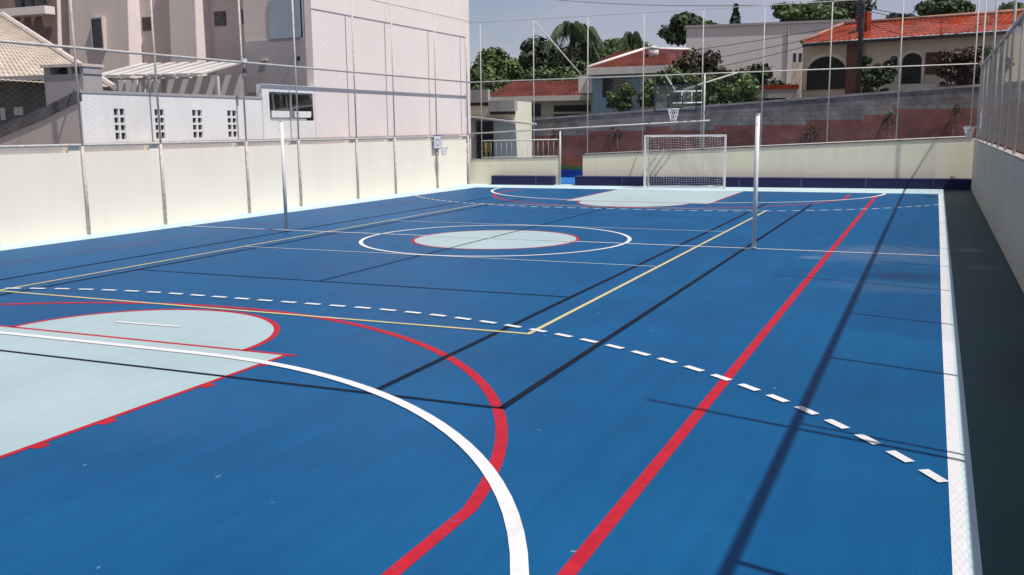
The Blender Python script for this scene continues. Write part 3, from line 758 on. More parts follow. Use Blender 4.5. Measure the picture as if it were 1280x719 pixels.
# beige tiled house, far left
t = empty('tiled_house', (-16, 4, 0), 'house with beige tiled roof at the far left behind the yard wall', 'house')
YR = 3.0; YE = .5
e0 = PY(-60, 97, YE); e1 = PY(141, 110, YE); r0 = PY(-60, -6, YR+1.2); r1 = PY(-8, 16, YR+1.2)
r1 = PY(2, 20, YR+1.2)
tile_roof(e0, e1, r1, r0, .22, .34, .03).build('roof', beigetile, t)
d = (r1-e1)
b = MB(); b.tube([e1+Vector((.05,0,.02)), r1+Vector((.05,0,.05))], .085, 6); b.build('rake_board', mat('pale_board',(.55,.47,.43),.7,.1,4), t)
b = MB(); b.box(e0.x, YE+.02, e0.z-.16, e1.x-1.0, YE+.1, e0.z-.03); b.build('gutter', greyr, t)
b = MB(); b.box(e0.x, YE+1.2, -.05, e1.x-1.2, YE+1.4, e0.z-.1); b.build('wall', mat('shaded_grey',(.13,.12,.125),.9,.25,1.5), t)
p0 = PY(1,135,YE+1.19); p1=PY(8,150,YE+1.19); b=MB(); b.box(p0.x,YE+1.16,p1.z,p1.x,YE+1.2,p0.z); b.build('window', sheetw, t)
p0 = PY(18,134,YE+1.19); p1=PY(30,144,YE+1.19); b=MB(); b.box(p0.x,YE+1.16,p1.z,p1.x,YE+1.2,p0.z); b.build('window', sheetw, t)
# barbecue chimney in front of it
YC = y0b + .3
t = empty('brick_chimney', PY(80,130,YC), 'grey rendered chimney with open vents in front of the beige roof', 'chimney')
c0 = PY(54,85,YC); c1 = PY(106,128,YC); w_ = c1.x-c0.x
zc0 = 1.5; zv0 = PY(80,93,YC).z; zv1 = PY(80,84,YC).z
b = MB(); b.box(c0.x, YC, zc0, c1.x, YC+.6, zv0); b.build('shaft', greyr, t)
b = MB()
for q in (0, .62, .92): b.box(c0.x+w_*q, YC+.01, zv0+.0005, c0.x+w_*(q+(.16 if q<.5 else .1)), YC+.59, zv1); 
b.build('vent_pier', greyr, t)
b = MB(); b.box(c0.x-.05, YC-.05, zv1+.0005, c1.x+.05, YC+.65, zv1+.07); b.build('cap_slab', pinksh, t)
b = MB(); b.box(c0.x+w_*.17, YC+.3, zv0+.001, c0.x+w_*.45, YC+.34, zv1-.001); b.build('vent_back', darkin, t)  # dark panel inside the left vent opening
# pergola with pale roof sheets
t = empty('pergola', (-13, 5, 0), 'pergola roofed with pale sloping sheets between outbuilding and apartment block', 'pergola')
for i in range(8):
    q0 = 116 + i*17.5; dy = -i*.35
    a0 = PY(q0, 96+dy, 4.2); a1 = PY(q0+13.5, 96+dy, 4.2); c1_ = PY(q0+69, 80.5+dy, 7.2); c0_ = PY(q0+60, 80.5+dy, 7.2)
    b = MB(); b.prism([a0, a1, c1_, c0_], (0,0,.05)); b.build('roof_sheet', sheetw, t)
p0 = PY(112, 96, 7.0); p1 = PY(303, 116, 7.0); b = MB(); b.box(p0.x, 7.0, 2, p1.x, 7.1, p0.z-.12); b.build('back_wall', whiter, t)
for (q0,q1) in ((148,156),(164,172),(176,181),(186,191)):
    p0 = PY(q0, 99, 6.4); p1 = PY(q1, 113, 6.4); b = MB(); b.box(p0.x, 6.4, p1.z-.4, p1.x, 6.45, p0.z); b.build('hanging_panel', whiter, t)
for px in (205, 272):
    p = PY(px, 108, 5.0); b = MB(); b.box(p.x-.05, 4.95, 2.0, p.x+.05, 5.05, PY(px,95,5.0).z); b.build('post', sheetw, t)
p0 = PY(118, 97, 4.4); p1 = PY(243,95,4.4); b = MB(); b.tube([p0-Vector((0,0,.06)), p1-Vector((0,0,.06))], .03, 6); b.build('beam', sheetw, t, True)
# flood lamp clipped to the left fence rail
yl = 3.77
t = empty('fence_floodlight', (LX, yl, 4.3), 'small pale floodlight clamped to the middle rail of the left fence', 'lamp')
b = MB(); b.box(LX+.07, yl-.07, 4.36, LX+.15, yl+.1, 4.47); b.build('bracket', pwhite, t)
b = MB(); b.tube([(LX+.12,yl,4.36),(LX+.12,yl,4.18)], .014, 6); b.build('arm', galv, t)
b = MB(); b.tube([(LX+.12,yl,4.2),(LX+.12,yl,4.06)], .05, 10, .07); b.build('lamp_body', darkfr, t)
b = MB(); b.tube([(LX+.12,yl,4.06),(LX+.12,yl,3.98)], .05, 10, .03); b.build('bulb', pwhite, t)

# small stepped house beyond the block
t = empty('stepped_house', (-10.5, 23, 0), 'small cream house with two grey roof terraces beyond the pink block', 'house')
YH = 22.5
def hb(nm, m, a, b_, c, d, y0=YH, y1=None, dep=2.0):
    p0 = PY(a, b_, y0); p1 = PY(c, d, y0); mb = MB(); mb.box(p0.x, y0, p1.z, p1.x, y1 or y0+dep, p0.z); return mb.build(nm, m, t)
hb('wall', creamfar, 570, 128, 645, 232)
hb('terrace', conc, 572, 113, 610, 128, YH-.25, YH-.003)
hb('terrace', conc, 610.5, 126, 643, 139, YH-.35, YH-.003)
hb('terrace_base', darkin, 572, 128.3, 608, 132, YH-.2, YH-.002)
hb('terrace_base', darkin, 612, 139.3, 641, 143, YH-.28, YH-.002)
p0 = PY(575,146,YH-.7); p1 = PY(664,156,YH-.7)
mb = MB(); mb.prism([Vector((p0.x,YH-.7,p0.z)),Vector((p1.x,YH-.7,p1.z)),Vector((p1.x,YH-.7,p1.z+.07)),Vector((p0.x,YH-.7,p0.z+.07))],(0,.68,0)); mb.build('canopy', rust, t)
w = hb('doorway', glassd, 596, 152, 617, 199, YH-.04, YH-.001)
hb('frame', greyr, 594, 150, 596, 199, YH-.06, YH-.001)
t = empty('yellow_chair', PY(607,196,YH-.3), 'small yellow chair in front of the dark doorway of the stepped house', 'chair')
p = PY(607,195,YH-.3)
b = MB(); b.box(p.x-.17,p.y-.17,p.z+.20,p.x+.17,p.y+.17,p.z+.25); b.build('seat', yel, t)
b = MB(); b.box(p.x-.16,p.y+.14,p.z+.251,p.x+.16,p.y+.18,p.z+.62); b.build('backrest', yel, t)
for sx in (-1,1):
    for sy in (-1,1):
        b = MB(); b.tube([(p.x+sx*.14,p.y+sy*.14,p.z-.2),(p.x+sx*.14,p.y+sy*.14,p.z+.2)], .02, 6); b.build('leg', yel, t)

# ------------------------------------------------------------------ retaining wall, terrace beyond
YW = 25.0
def wx(px): return PY(px,150,YW).x
t = empty('retaining_wall', (0, YW, 0), 'grey block retaining wall with red painted lower half beyond the far fence', 'wall')
xl, xr = -16.0, 15.0
def ztw(x): return PY(640,150,YW).z + (x-wx(640))*(PY(1225,105,YW).z-PY(640,150,YW).z)/(wx(1225)-wx(640))
def zrd(x): return PY(645,172,YW).z + (x-wx(645))*(PY(1180,138,YW).z-PY(645,172,YW).z)/(wx(1180)-wx(645))
def band(nm, m, f0, f1, off):
    mb = MB(); mb.prism([(xl,YW+off,f0(xl)),(xr,YW+off,f0(xr)),(xr,YW+off,f1(xr)),(xl,YW+off,f1(xl))],(0,.3,0)); return mb.build(nm, m, t)
band('blue_band', blublk, lambda x:-.1, lambda x:.36, 0)
band('green_band', grnblk, lambda x:.36, lambda x:.55, .0)
band('orange_band', orgblk, lambda x:.55, lambda x:.95, .0)
xs = []; x = xl; rs = random.Random(3)
while x < xr: xs.append(x); x += .4*rs.choice((2,3,4,5))
xs.append(xr); st = []
for xa_, xb_ in zip(xs, xs[1:]):
    z = round((zrd((xa_+xb_)/2)+rs.uniform(-.12,.12))/.2)*.2; st += [(xa_,z),(xb_,z)]
mb = MB(); mb.prism([(xl,YW,.95),(xr,YW,.95)] + [(x,YW,z) for x,z in reversed(st)], (0,.3,0)); mb.build('red_band', redblk, t)
mb = MB(); mb.prism([(x,YW+.0,z) for x,z in st] + [(xr,YW,ztw(xr)-.1),(xl,YW,ztw(xl)-.1)], (0,.3,0)); mb.build('block_face', block, t)
band('coping', mat('dull_coping',(.24,.21,.195),.9,.3,2), lambda x: ztw(x)-.1, ztw, -.03)
# yard between (blue painted path seen through the gate)
b = MB(); b.quad(W(-9.7,.7,-.004), W(10.1,.7,-.004), Vector((10.1,YW,-.004)), Vector((-11,YW,-.004))); struct(b.build('yard_path', floor_mat('yard_blue_paint',(.03,.16,.45),(.02,.12,.38),(.04,.2,.5))))
# terrace hill
b = MB(); nx_, ny_ = 40, 24; idx = {}
for j in range(ny_+1):
    for i in range(nx_+1):
        x = -60 + 140*i/nx_; y = YW+.31 + (150*(j/ny_)**1.6)
        z = min(max(ztw(x), 2.3), 5.2) - .15 + (y-YW)*.012 + .15*math.sin(x*.7)*math.cos(y*.5)*(1 if j else 0)
        idx[i,j] = len(b.v); b.v.append((x,y,z))
for j in range(ny_):
    for i in range(nx_): b.f.append((idx[i,j],idx[i+1,j],idx[i+1,j+1],idx[i,j+1])); b.m.append(0)
struct(b.build('terrain', grass, None, True))
def gz(x, y): return min(max(ztw(x),2.3),5.2) - .15 + (y-YW)*.012

# ---- red roofed small house (left)
t = empty('small_red_roof_house', PY(690,145,33), 'small white house with low red roof behind the retaining wall left end', 'house')
YH = 33
hb('wall', housew, 612, 118, 742, 152, YH, None, 4)
hb('porch_opening', darkin, 692, 132, 738, 148, YH-.03, YH-.001)
hb('window', glassd, 655, 130, 676, 146, YH-.03, YH-.001)
hb('porch_rail', housew, 690, 140.2, 740, 142, YH-.08, YH-.031)
hb('pillar', housew, 738.5, 118, 743, 149, YH-.5, YH-.1)
tile_roof(PY(606,121,YH-.7), PY(745,121,YH-.7), PY(722,101,YH+2.2), PY(640,103,YH+2.2)).build('roof', darktile, t)
tile_roof(PY(745,121,YH-.7), PY(758,117,YH+4.5), PY(724,101,YH+2.2), PY(722,101,YH+2.2)).build('roof', darktile, t)
hb('fascia', housew, 606, 121.5, 745, 125, YH-.72, YH-.6)
# ---- blue house
t = empty('blue_house', PY(800,135,30), 'blue and white house with dark red roof and round white dormer', 'house')
YH = 30
hb('wall', bluewall, 741, 86, 800, 150, YH, None, 4)
hb('wall', housew, 800.3, 86, 880, 150, YH, None, 4)
w = hb('window', glassd, 753, 98, 786, 121, YH-.03, YH-.001)
hb('window', glassd, 830, 100, 856, 122, YH-.03, YH-.001)
hb('side_wing', pink, 723, 95, 740.5, 116, YH+.4, None, 3)
hb('fascia', housew, 733, 85, 884, 89, YH-.62, YH-.5)
tile_roof(PY(733,85.5,YH-.6), PY(884,85.5,YH-.6), PY(862,63,YH+2.2), PY(806,62,YH+2.2)).build('roof', darktile, t)
tile_roof(PY(733,85.5,YH-.6), PY(770,66,YH+4), PY(806,62,YH+2.3), PY(806,62,YH+2.2)).build('roof', darktile, t)
b = MB(); b.tube([PY(735,84,YH-.6), PY(806,61,YH+2.2)], .09, 6); b.tube([PY(806,61,YH+2.2), PY(862,62,YH+2.2)], .09, 6); b.build('ridge_cap', pink, t, True)
pc = PY(817,64,YH+1.2); b = MB()
b.tube([pc-Vector((0,0,.3)), pc+Vector((0,0,.12))], .27, 14); b.tube([pc+Vector((0,0,.12)), pc+Vector((0,0,.26))], .31, 14, .12); b.build('dormer', housew, t, True)
# ---- long hall
t = empty('long_hall', PY(960,75,48), 'long windowless pale hall under the trees behind the houses', 'building')
YH = 48
p0 = PY(858,35,YH); p1 = PY(1066,27,YH); zg = 3
b = MB(); b.prism([(p0.x,YH,zg),(p1.x,YH,zg),(p1.x,YH,p1.z),(p0.x,YH,p0.z)],(0,8,0)); b.build('wall', hallw, t)
b = MB(); b.prism([(p0.x-.1,YH-.1,p0.z+.001),(p1.x+.1,YH-.1,p1.z+.001),(p1.x+.1,YH-.1,p1.z+.15),(p0.x-.1,YH-.1,p0.z+.15)],(0,.4,0)); b.build('parapet', greyr, t)
p = PY(985,50,YH); b = MB(); b.tube([(p.x,YH-.05,4),(p.x,YH-.05,PY(985,30,YH).z)], .05, 6); b.build('downpipe', greyr, t)
# ---- arched house (right)
t = empty('arched_house', PY(1130,105,31), 'ochre house with bright red tiled roof and arched doorways', 'house')
YL_, YR_ = 31.0, 28.6
pL = PY(1004,53,YL_); pR = PY(1262,40,YR_)
hu = Vector((pR.x-pL.x, YR_-YL_, 0)).normalized(); hn = Vector((hu.y,-hu.x,0)); hl_ = (Vector((pR.x,YR_,0))-Vector((pL.x,YL_,0))).length
def hp(px, py):
    """pixel to (s, z) on the facade plane"""
    d = ray(px,py); o = Vector((pL.x,YL_,0)); k = ((o-CAM).dot(Vector((hn.x,hn.y,0))))/(d.x*hn.x+d.y*hn.y)
    q = CAM + d*k; return (q-o).dot(hu), q.z
def H(s, off, z): return Vector((pL.x,YL_,0)) + hu*s + hn*off + Vector((0,0,z))
ez = (pL.z+pR.z)/2
def hbox(nm, m, s0, s1, z0, z1, o0, o1, par=None):
    mb = MB(); mb.prism([H(s0,o1,z0),H(s1,o1,z0),H(s1,o1,z1),H(s0,o1,z1)], hn*(o0-o1)); return mb.build(nm, m, par or t)
hbox('wall', ochre, 0, hl_, 3.2, ez, -4, 0)
def arch_poly(s0, s1, z0, z1, off, grow=0, n=10):
    s0 -= grow; s1 += grow; r = (s1-s0)/2; zc = z1+grow - r*.8; pts = [H(s0,off,z0), H(s1,off,z0)]
    for i in range(n+1):
        a = math.pi*i/n; pts.append(H((s0+s1)/2 + r*math.cos(a), off, zc + r*.8*math.sin(a)))
    return pts
def arch(nm, px0, py0, px1, py1, m, grow=.12):
    s0, z1 = hp(px0,py0); s1, z0 = hp(px1,py1)
    mb = MB(); mb.prism(arch_poly(s0,s1,z0,z1,.05,grow), hn*-.1); f = mb.build('arch_surround', mat('pale_trim',(.70,.62,.50),.8,.1,3), t)
    mb = MB(); mb.prism(arch_poly(s0,s1,z0,z1,.07,0), hn*-.1); mb.build(nm, m, f)
arch('garage_opening', 1010, 72, 1057, 111, darkin, .2)
arch('doorway', 1129, 67, 1151, 104, darkin, .13)
arch('window', 1113, 70, 1122, 82, glassd, .1)
s0,z1 = hp(1158,66); s1,z0 = hp(1186,92); hbox('window', mat('red_brown_shutter',(.10,.03,.025),.6,.3,4), s0,s1,z0,z1,-.1,.06)
s0,z1 = hp(1062,56); s1,z0 = hp(1076,112); hbox('brick_pier', mat('red_brick_pier',(.16,.06,.045),.85,.3,5), s0,s1,3.2,z1,-.1,.35)
s0,z1 = hp(1098,107); s1,_ = hp(1188,107); hbox('porch_wall', housew, s0, s1, 3.2, z1, .35, .55)
s0,z1 = hp(1182,95); s1,_ = hp(1262,95); hbox('porch_wall', housew, s0, s1, 3.2, z1, .6, .8)
s0,_ = hp(1004,60); s1,_=hp(1063,60); 
tile_roof(H(.15,.6,ez-.05), H(hl_,.6,ez-.05), H(hl_,-2.6,ez+.98), H(1.0,-2.6,ez+.98), .26, .4, .045).build('roof', redtile, t)
mb = MB(); mb.tube([H(.15,.6,ez+.03), H(1.0,-2.6,ez+1.06)], .1, 6); mb.tube([H(1.0,-2.6,ez+1.06), H(hl_,-2.6,ez+1.06)], .1, 6); mb.build('ridge_cap', mat('pale_ridge',(.34,.17,.12),.8,.2,3), t, True)
hbox('fascia', wood, .2, hl_, ez-.2, ez-.07, .55, .6)
hbox('chimney', redtile, *[hp(1063,40)[0], hp(1076,40)[0]], ez+.2, ez+1.35, -1.4, -.8)
# posts of the neighbour's gate left of the house
t = empty('gate_pillars', PY(998,100,29.5), 'pair of pale gate pillars with dark lanterns left of the arched house', 'pillar')
for px in (993, 1000):
    p = PY(px, 78, 29.5); b = MB(); b.box(p.x-.1, 29.4, 3.2, p.x+.1, 29.6, p.z); g = b.build('pillar', ochre, t)
    b = MB(); b.box(p.x-.07, 29.43, p.z+.001, p.x+.07, 29.57, p.z+.42); b.build('lantern', darkfr, g)
t = empty('garden_wall', PY(970,110,29), 'low brick topped garden wall in front of dark hedge', 'wall')
YH = 29; hb('wall_face', conc, 945, 111, 997, 122, YH, None, .2); hb('brick_top', redtile, 943, 107, 998, 110.9, YH-.03, None, .26)

# ------------------------------------------------------------------ vegetation
def leaves(mb, lobes, n, size, rnd, core=.55):
    """leaf sprays over the shells of overlapping lobes"""
    tot = sum(r[0]*r[1] for _, r in lobes)
    for c, r in lobes:
        k = max(12, int(n*r[0]*r[1]/tot))
        for _ in range(k):
            d = Vector((rnd.gauss(0,1), rnd.gauss(0,1), rnd.gauss(0,1))).normalized()
            q = core + (1-core)*rnd.random()**.6 + rnd.gauss(0,.07)
            p = c + Vector((d.x*r[0], d.y*r[0], d.z*r[1]))*q
            nrm = (d + Vector((rnd.gauss(0,.6), rnd.gauss(0,.6), rnd.gauss(.2,.6)))).normalized()
            u = nrm.orthogonal().normalized(); u.rotate(Matrix.Rotation(rnd.random()*6.28,3,nrm)); w = nrm.cross(u)
            s = size*(.55 + rnd.random()*.9); l = s*(1.0+rnd.random()*.8)
            mb.quad(p-u*s*.5-w*l*.15, p-w*l*.5+u*s*.1, p+u*s*.5+w*l*.1, p+w*l*.55-u*s*.1)
def crown_lobes(c, rx, rz_, k, rnd, ls=.42, flat=.85):
    L = []
    for _ in range(k):
        d = Vector((rnd.gauss(0,1), rnd.gauss(0,1), rnd.gauss(.15,.9))).normalized(); q = rnd.random()**.4*.72
        s = ls*(.65+.7*rnd.random())
        L.append((c + Vector((d.x*rx*q, d.y*rx*q, d.z*rz_*q)), (rx*s, rz_*s*flat*1.2)))
    return L
GT = 'trees beyond the far fence'
def shrub(px0, py0, px1, py1, Y, m, label, seed, k=16, n=4000, size=.12, name='garden_shrub', group='shrubs around the houses', cat='shrub'):
    rnd = random.Random(seed)
    a = PY(px0, py0, Y); c2 = PY(px1, py1, Y); x = (a.x+c2.x)/2; rx = abs(c2.x-a.x)/2; zt_ = a.z
    z0 = min(gz(x,Y) if Y > YW+.4 else 0, c2.z); t = empty(name, (x,Y,z0), label, cat, group); L = []
    for i in range(k):
        u_ = rnd.uniform(-.85,.85); top = zt_ - (zt_-z0)*(.12 + .55*u_*u_*rnd.random()); h = rnd.uniform(.0,1)**.7
        z = z0 + (top-z0)*h; s_ = rx*rnd.uniform(.22,.42)
        L.append((Vector((x+u_*rx*(.75+.25*h), Y+rnd.uniform(-.5,.5)*min(rx,1.2), z)), (s_, s_*rnd.uniform(.6,.95))))
    mb = MB(); leaves(mb, L, n, size, rnd, .15)
    for i in range(int(k*1.5)):                       # loose shoots that break the outline
        c, r_ = rnd.choice(L); d = Vector((rnd.gauss(0,.5), rnd.gauss(0,.3), 1)).normalized(); p0 = c + d*r_[1]*.6
        for j in range(7):
            p = p0 + d*(r_[1]*.16*j) + Vector((rnd.gauss(0,.04),rnd.gauss(0,.04),0)); s2 = size*(.9-.07*j)
            w_ = Vector((rnd.gauss(0,1),rnd.gauss(0,1),rnd.gauss(0,.5))).normalized()*s2; v_ = w_.cross(Vector((rnd.gauss(0,1),rnd.gauss(0,1),1))).normalized()*s2*.5
            mb.quad(p-w_*.2, p+v_*.6, p+w_, p-v_*.6)
    mb.build('foliage', m, t, fix=False)
    b = MB()
    for i in range(4):
        c = L[i][0]; b.tube([(x+.1*i-.15,Y,z0-.15),((x+c.x)/2,Y,(z0+c.z)/2),tuple(c)], .035, 6, .012)
    b.build('stem', bark, t, True)
    return t
def tree(px0, py0, px1, py1, Y, m, label, seed, k=14, n=2600, size=.3, ls=.42, limbs=True, name='leafy_tree', group=GT, cat='tree', core=.4):
    rnd = random.Random(seed); n = int(n*2.4); size *= .74; k = int(k*1.35)
    a = PY(px0, py0, Y); c2 = PY(px1, py1, Y); c = (a+c2)/2; rx = abs(c2.x-a.x)/2; rz_ = abs(a.z-c2.z)/2
    z0 = gz(c.x, Y)
    t = empty(name, (c.x, Y, z0), label, cat, group)
    L = crown_lobes(c, rx, rz_, k, rnd, ls)
    mb = MB(); leaves(mb, L, n, size, rnd, core); mb.build('crown', m, t, fix=False)
    b = MB(); b.tube([(c.x,Y,z0-.2),(c.x+.1,Y,(z0+c.z)/2),(c.x-.1,Y,c.z)], max(.06,rx*.06), 8, max(.03,rx*.03))
    if limbs:
        for cc, r in L[:7]:
            s = Vector((c.x, Y, c.z-rz_*(.9-.5*rnd.random()))); b.tube([s, s.lerp(cc,.55)+Vector((0,0,-.1)), cc], max(.035,rx*.03), 6, .02)
    b.build('trunk', bark, t, True)
    return t
tree(583, 66, 650, 118, 44, lf_light, 'light green bushy tree beside the edge of the pink block', 1, 16, 3400, .26)
tree(632, 47, 722, 112, 50, lf_dark, 'dark spreading tree with open crown left of the palms', 2, 20, 3200, .28, .33)
tree(648, 85, 745, 125, 42, lf_mid, 'mid green low tree above the small red roof', 3, 14, 2600, .24)
tree(735, 60, 775, 98, 46, lf_mid, 'green rounded tree right of the tall palm', 5, 12, 1800, .24)
tree(745, 50, 815, 80, 58, lf_light, 'pale green tree behind the blue house roof', 15, 12, 2000, .28)
tree(823, 17, 907, 62, 62, lf_dark, 'dark round headed tree left of the pale hall', 6, 16, 3600, .32, .36)
tree(950, 2, 1078, 36, 62, lf_mid, 'broad green tree rising over the pale hall roof', 7, 20, 4600, .32, .34)
tree(1135, -4, 1222, 32, 56, lf_dark, 'dark spreading tree above the red tiled roof', 8, 18, 3200, .3, .33)
tree(1108, 16, 1145, 34, 60, lf_blue, 'small bluish tree left of the spreading tree over the roof', 9, 9, 900, .28)
tree(1240, 6, 1300, 34, 56, lf_mid, 'tree at the right edge seen through the fence top', 10, 12, 1400, .3)
shrub(845, 64, 940, 120, 28.8, lf_brown, 'tall brownish green shrub in front of the pale hall wall', 11, 26, 6000, .14)
shrub(925, 74, 1000, 118, 29.8, lf_dark, 'dark hedge shrub between the brownish shrub and the gate pillars', 12, 22, 4200, .14)
shrub(868, 94, 950, 124, 26.6, lf_mid, 'bright green low shrub on top of the retaining wall', 13, 20, 4200, .11)
shrub(1074, 62, 1116, 112, 28.0, lf_dark, 'dark rounded shrub just right of the utility pole', 14, 20, 4200, .12)
shrub(760, 99, 794, 140, 27.6, lf_mid, 'green shrub covering the corner of the blue wall', 16, 20, 4200, .12)
shrub(802, 88, 872, 134, 27.2, lf_mid, 'dark shrub behind the clear backboard', 17, 24, 5200, .13)
shrub(1166, 56, 1240, 104, 27.0, lf_pink, 'reddish flowering shrub in front of the arched house window', 18, 22, 4200, .11)
shrub(1196, 58, 1262, 104, 27.8, lf_dark, 'dark shrub at the right edge behind the reddish flowering shrub', 19, 20, 4000, .13)
shrub(590, 96, 660, 152, 35, lf_mid, 'dense hedge left of the small red roof house', 4, 24, 5000, .18)
# weeds growing against the painted retaining wall
for i, (a, b_, c, d) in enumerate(((1102,136,1122,166),(1004,150,1026,178),(759,156,784,178),(688,158,704,180),(1180,128,1204,150))):
    rnd = random.Random(50+i); Yp = YW-.25
    p = PY((a+c)/2,(b_+d)/2,Yp); q = PY(c,d,Yp); rx = q.x-p.x; rz_ = p.z-q.z
    o = empty('wall_sapling', (p.x,Yp,0), ['dark sapling against red wall left of the right corner','low sapling against the red wall right of the volleyball post','sapling at the red wall above the goal left post','sapling by the orange band at the gate','faint sapling at the grey wall near the small right hoop'][i], 'plant', 'saplings by the painted wall')
    mb = MB(); leaves(mb, crown_lobes(p,rx,rz_,7,rnd,.4), 150, .06, rnd, .1); mb.build('foliage', lf_brown, o, fix=False)
    b = MB(); b.tube([(p.x,Yp,0),(p.x+.05,Yp,p.z*.5),(p.x,Yp,p.z)], .02, 6, .01); b.build('stem', bark, o, True)
# palms
def palm(px, py_top, py_base, Y, R_, label, seed, nf=15):
    rnd = random.Random(seed); c = PY(px, py_top, Y); z0 = gz(c.x,Y)
    t = empty('queen_palm', (c.x,Y,z0), label, 'palm tree', GT)
    b = MB(); b.tube([(c.x,Y,z0-.2),(c.x+.12,Y,(c.z+z0)/2),(c.x,Y,c.z-.1)], .17, 10, .11); b.build('trunk', bark, t, True)
    for i in range(nf):
        a = 2*math.pi*i/nf + rnd.random()*.3; el = R(-5+80*rnd.random()); mb = MB(); L = R_*(.85+.3*rnd.random())
        dr = Vector((math.cos(a),math.sin(a),0)); pts = []
        for j in range(13):
            s = j/12; pts.append(c + dr*(L*s*math.cos(el)*(1-.15*s)) + Vector((0,0,L*(math.sin(el)*s - 1.05*s*s))))
        mb.tube(pts, .03, 4, .008, cap=False)
        side = Vector((-dr.y,dr.x,0))
        for j in range(2,13):
            for sgn in (-1,1):
                for e in range(3):
                    p = pts[j-1].lerp(pts[j], e/3); tl = L*.26*(1.1-abs(j/12-.5))*(.8+.4*rnd.random())
                    tip = p + side*sgn*tl*(.35+.3*rnd.random()) + Vector((0,0,-tl*(.8+.5*rnd.random()))) + dr*tl*.35*rnd.random(); w = dr*.03
                    mb.quad(p-w, p+w, tip+w*.3, tip-w*.3)
        mb.build('frond', lf_palm, t, fix=False)
tree(688, 52, 762, 124, 49, lf_dark, 'dark tree mass behind the two queen palms', 41, 16, 3000, .28)
tree(690, 74, 748, 128, 41, lf_mid, 'bushy green tree in front of the palm trunks', 42, 14, 2600, .22)
tree(636, 72, 706, 116, 53, lf_dark, 'dark tree filling the gap above the small red roof', 46, 14, 2400, .26)
tree(742, 64, 832, 96, 54, lf_dark, 'dark tree behind the ridge of the blue house', 43, 14, 2600, .28)
tree(560, 84, 622, 128, 40, lf_mid, 'tree half hidden by the corner of the pink block', 44, 12, 2200, .24)
tree(1000, -6, 1090, 40, 66, lf_dark, 'dark tree behind the broad green tree over the hall', 45, 14, 2600, .32)
for i_, (x_, y_) in enumerate(((19.5, 33.0), (24.0, 38.0))):
    rnd = random.Random(70+i_); z_ = gz(x_, y_); t = empty('leafy_tree', (x_, y_, z_), ['tree right of the arched house mirrored in the wide window','larger tree further right mirrored in the wide window'][i_], 'tree', GT)
    c_ = Vector((x_, y_, z_+3.4)); mb = MB(); leaves(mb, crown_lobes(c_, 3.2, 2.6, 18, rnd, .42), 4200, .26, rnd, .4); mb.build('crown', lf_light, t, fix=False)
    b = MB(); b.tube([(x_,y_,z_-.3),(x_+.1,y_,z_+2),(x_,y_,z_+4)], .2, 8, .08); b.build('trunk', bark, t, True)
palm(714, 36, 95, 44, 2.3, 'tall queen palm with drooping fronds between the trees', 21, 26)
palm(732, 38, 95, 45.5, 1.9, 'slightly shorter queen palm right behind the tall palm', 22, 22)
palm(790, 47, 80, 52, 1.9, 'feathery palm over the roof of the blue house', 23, 24)
# conifer
rnd = random.Random(31); Yc = 75; p = PY(920,8,Yc); pb_ = PY(920,36,Yc); wv = PY(929,30,Yc).x - PY(920,30,Yc).x
t = empty('conifer', (p.x,Yc,gz(p.x,Yc)), 'single pointed conifer above the pale hall roof', 'tree')
mb = MB()
for k in range(15):
    q = k/14; z = p.z + (pb_.z-p.z)*q; r = wv*(.12+.9*q)*(1 if k%2 else .72)
    L = [(Vector((p.x+rnd.gauss(0,.15)*r,Yc,z)), (r, .22))]; leaves(mb, L, 60+int(60*q), .26, rnd, .2)
mb.build('crown', lf_blue, t, fix=False)
b = MB(); b.tube([(p.x,Yc,gz(p.x,Yc)-.2),(p.x,Yc,p.z)], .16, 8, .03); b.build('trunk', bark, t, True)

# utility pole and wires
Yp = 27.3; pp = PY(1077, 50, Yp)
t = empty('utility_pole', (pp.x,Yp,gz(pp.x,Yp)), 'dark utility pole with short crossarms in front of the arched house', 'utility pole')
b = MB(); b.tube([(pp.x-.06,Yp,3.5),(pp.x,Yp,10.5)], .13, 10, .10); b.build('pole', wood, t, True)
for k in range(5):
    z = PY(1077, 5+k*3.2, Yp).z; b = MB(); b.box(pp.x-.32,Yp-.15,z-.02,pp.x+.12,Yp-.11,z+.02); b.build('insulator_arm', darkfr, t)
wl = [((1077,3,Yp),(560,-22,70)),((1077,8,Yp),(1400,-6,40)),((1077,12,Yp),(1400,1,40)),((1077,24,Yp),(1250,19,34)),((1077,28,Yp),(560,75,60)),((1077,33,Yp),(640,88,58)),((1077,38,Yp),(700,96,56))]
t = empty('overhead_wires', (pp.x,Yp,9), 'thin dark overhead wires running from the utility pole', 'wire')
for (a, c_) in wl:
    p0 = PY(*a); p1 = PY(*c_); b = MB()
    b.tube([p0.lerp(p1,k/16) - Vector((0,0,.9*(4*(k/16)*(1-k/16)))) for k in range(17)], .016, 4); b.build('wire', darkfr, t)

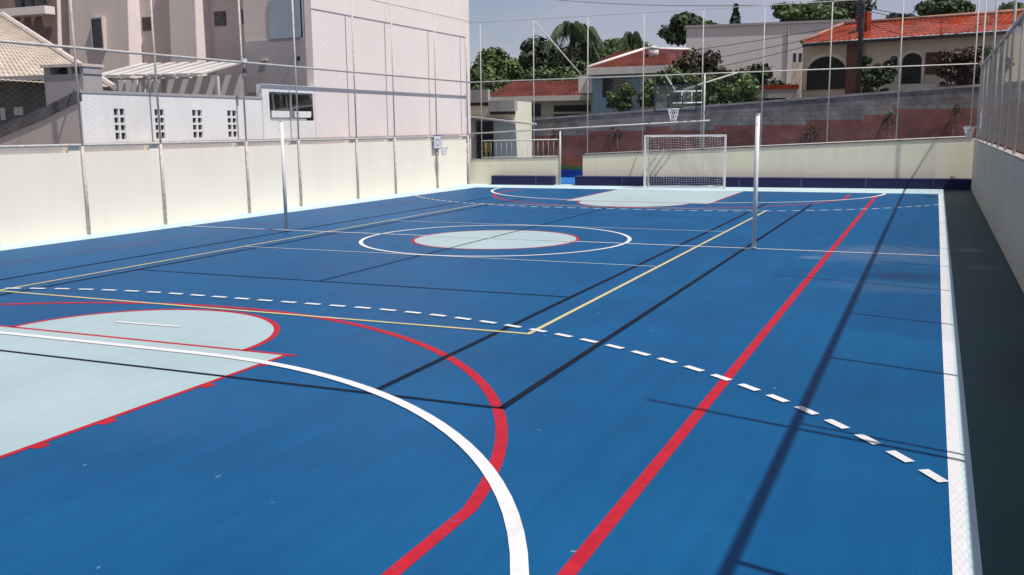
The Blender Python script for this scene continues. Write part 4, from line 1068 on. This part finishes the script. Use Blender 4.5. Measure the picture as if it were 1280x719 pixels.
# ------------------------------------------------------------------ light
SUN_EL = 61.5
sd = Vector((0.963, -0.27, 0)).normalized()*math.cos(R(SUN_EL)) + Vector((0,0,math.sin(R(SUN_EL))))   # towards the sun
sl = bpy.data.lights.new('sun', 'SUN'); sl.energy = 4.9; sl.angle = R(.53); sl.color = (1.0,.955,.90)
so = bpy.data.objects.new('sun', sl); so.location = (30,-10,40); so.rotation_euler = sd.to_track_quat('Z','Y').to_euler(); col.objects.link(so)
w = bpy.data.worlds.new('World'); scene.world = w; w.use_nodes = True
nt = w.node_tree; N = nt.nodes; L = nt.links
bg = N['Background']; bg.inputs['Strength'].default_value = .078
sk = N.new('ShaderNodeTexSky'); sk.sky_type = 'NISHITA'; sk.sun_disc = False
sk.sun_elevation = R(SUN_EL); sk.sun_rotation = math.atan2(sd.x, sd.y); sk.air_density = 1.0; sk.dust_density = 1.2; sk.ozone_density = 1.5; sk.altitude = 700
tc = N.new('ShaderNodeTexCoord'); mp = N.new('ShaderNodeMapping'); mp.inputs['Scale'].default_value = (1.0,1.0,5.0)
L.new(tc.outputs['Generated'], mp.inputs['Vector'])
nz = N.new('ShaderNodeTexNoise'); nz.inputs['Scale'].default_value = 2.6; nz.inputs['Detail'].default_value = 7; nz.inputs['Roughness'].default_value = .55
L.new(mp.outputs['Vector'], nz.inputs['Vector'])
mr = N.new('ShaderNodeMapRange'); mr.inputs['From Min'].default_value = .35; mr.inputs['From Max'].default_value = .7; mr.inputs['To Min'].default_value = .22; mr.inputs['To Max'].default_value = .85
L.new(nz.outputs['Fac'], mr.inputs['Value'])
mx = N.new('ShaderNodeMix'); mx.data_type = 'RGBA'; L.new(mr.outputs['Result'], mx.inputs['Factor'])
L.new(sk.outputs['Color'], mx.inputs['A']); mx.inputs['B'].default_value = (6.5,6.2,7.9,1)
L.new(mx.outputs['Result'], bg.inputs['Color'])
scene.view_settings.view_transform = 'Standard'; scene.view_settings.look = 'None'; scene.view_settings.exposure = 0; scene.view_settings.gamma = 1
scene.cycles.max_bounces = 6; scene.cycles.transparent_max_bounces = 16
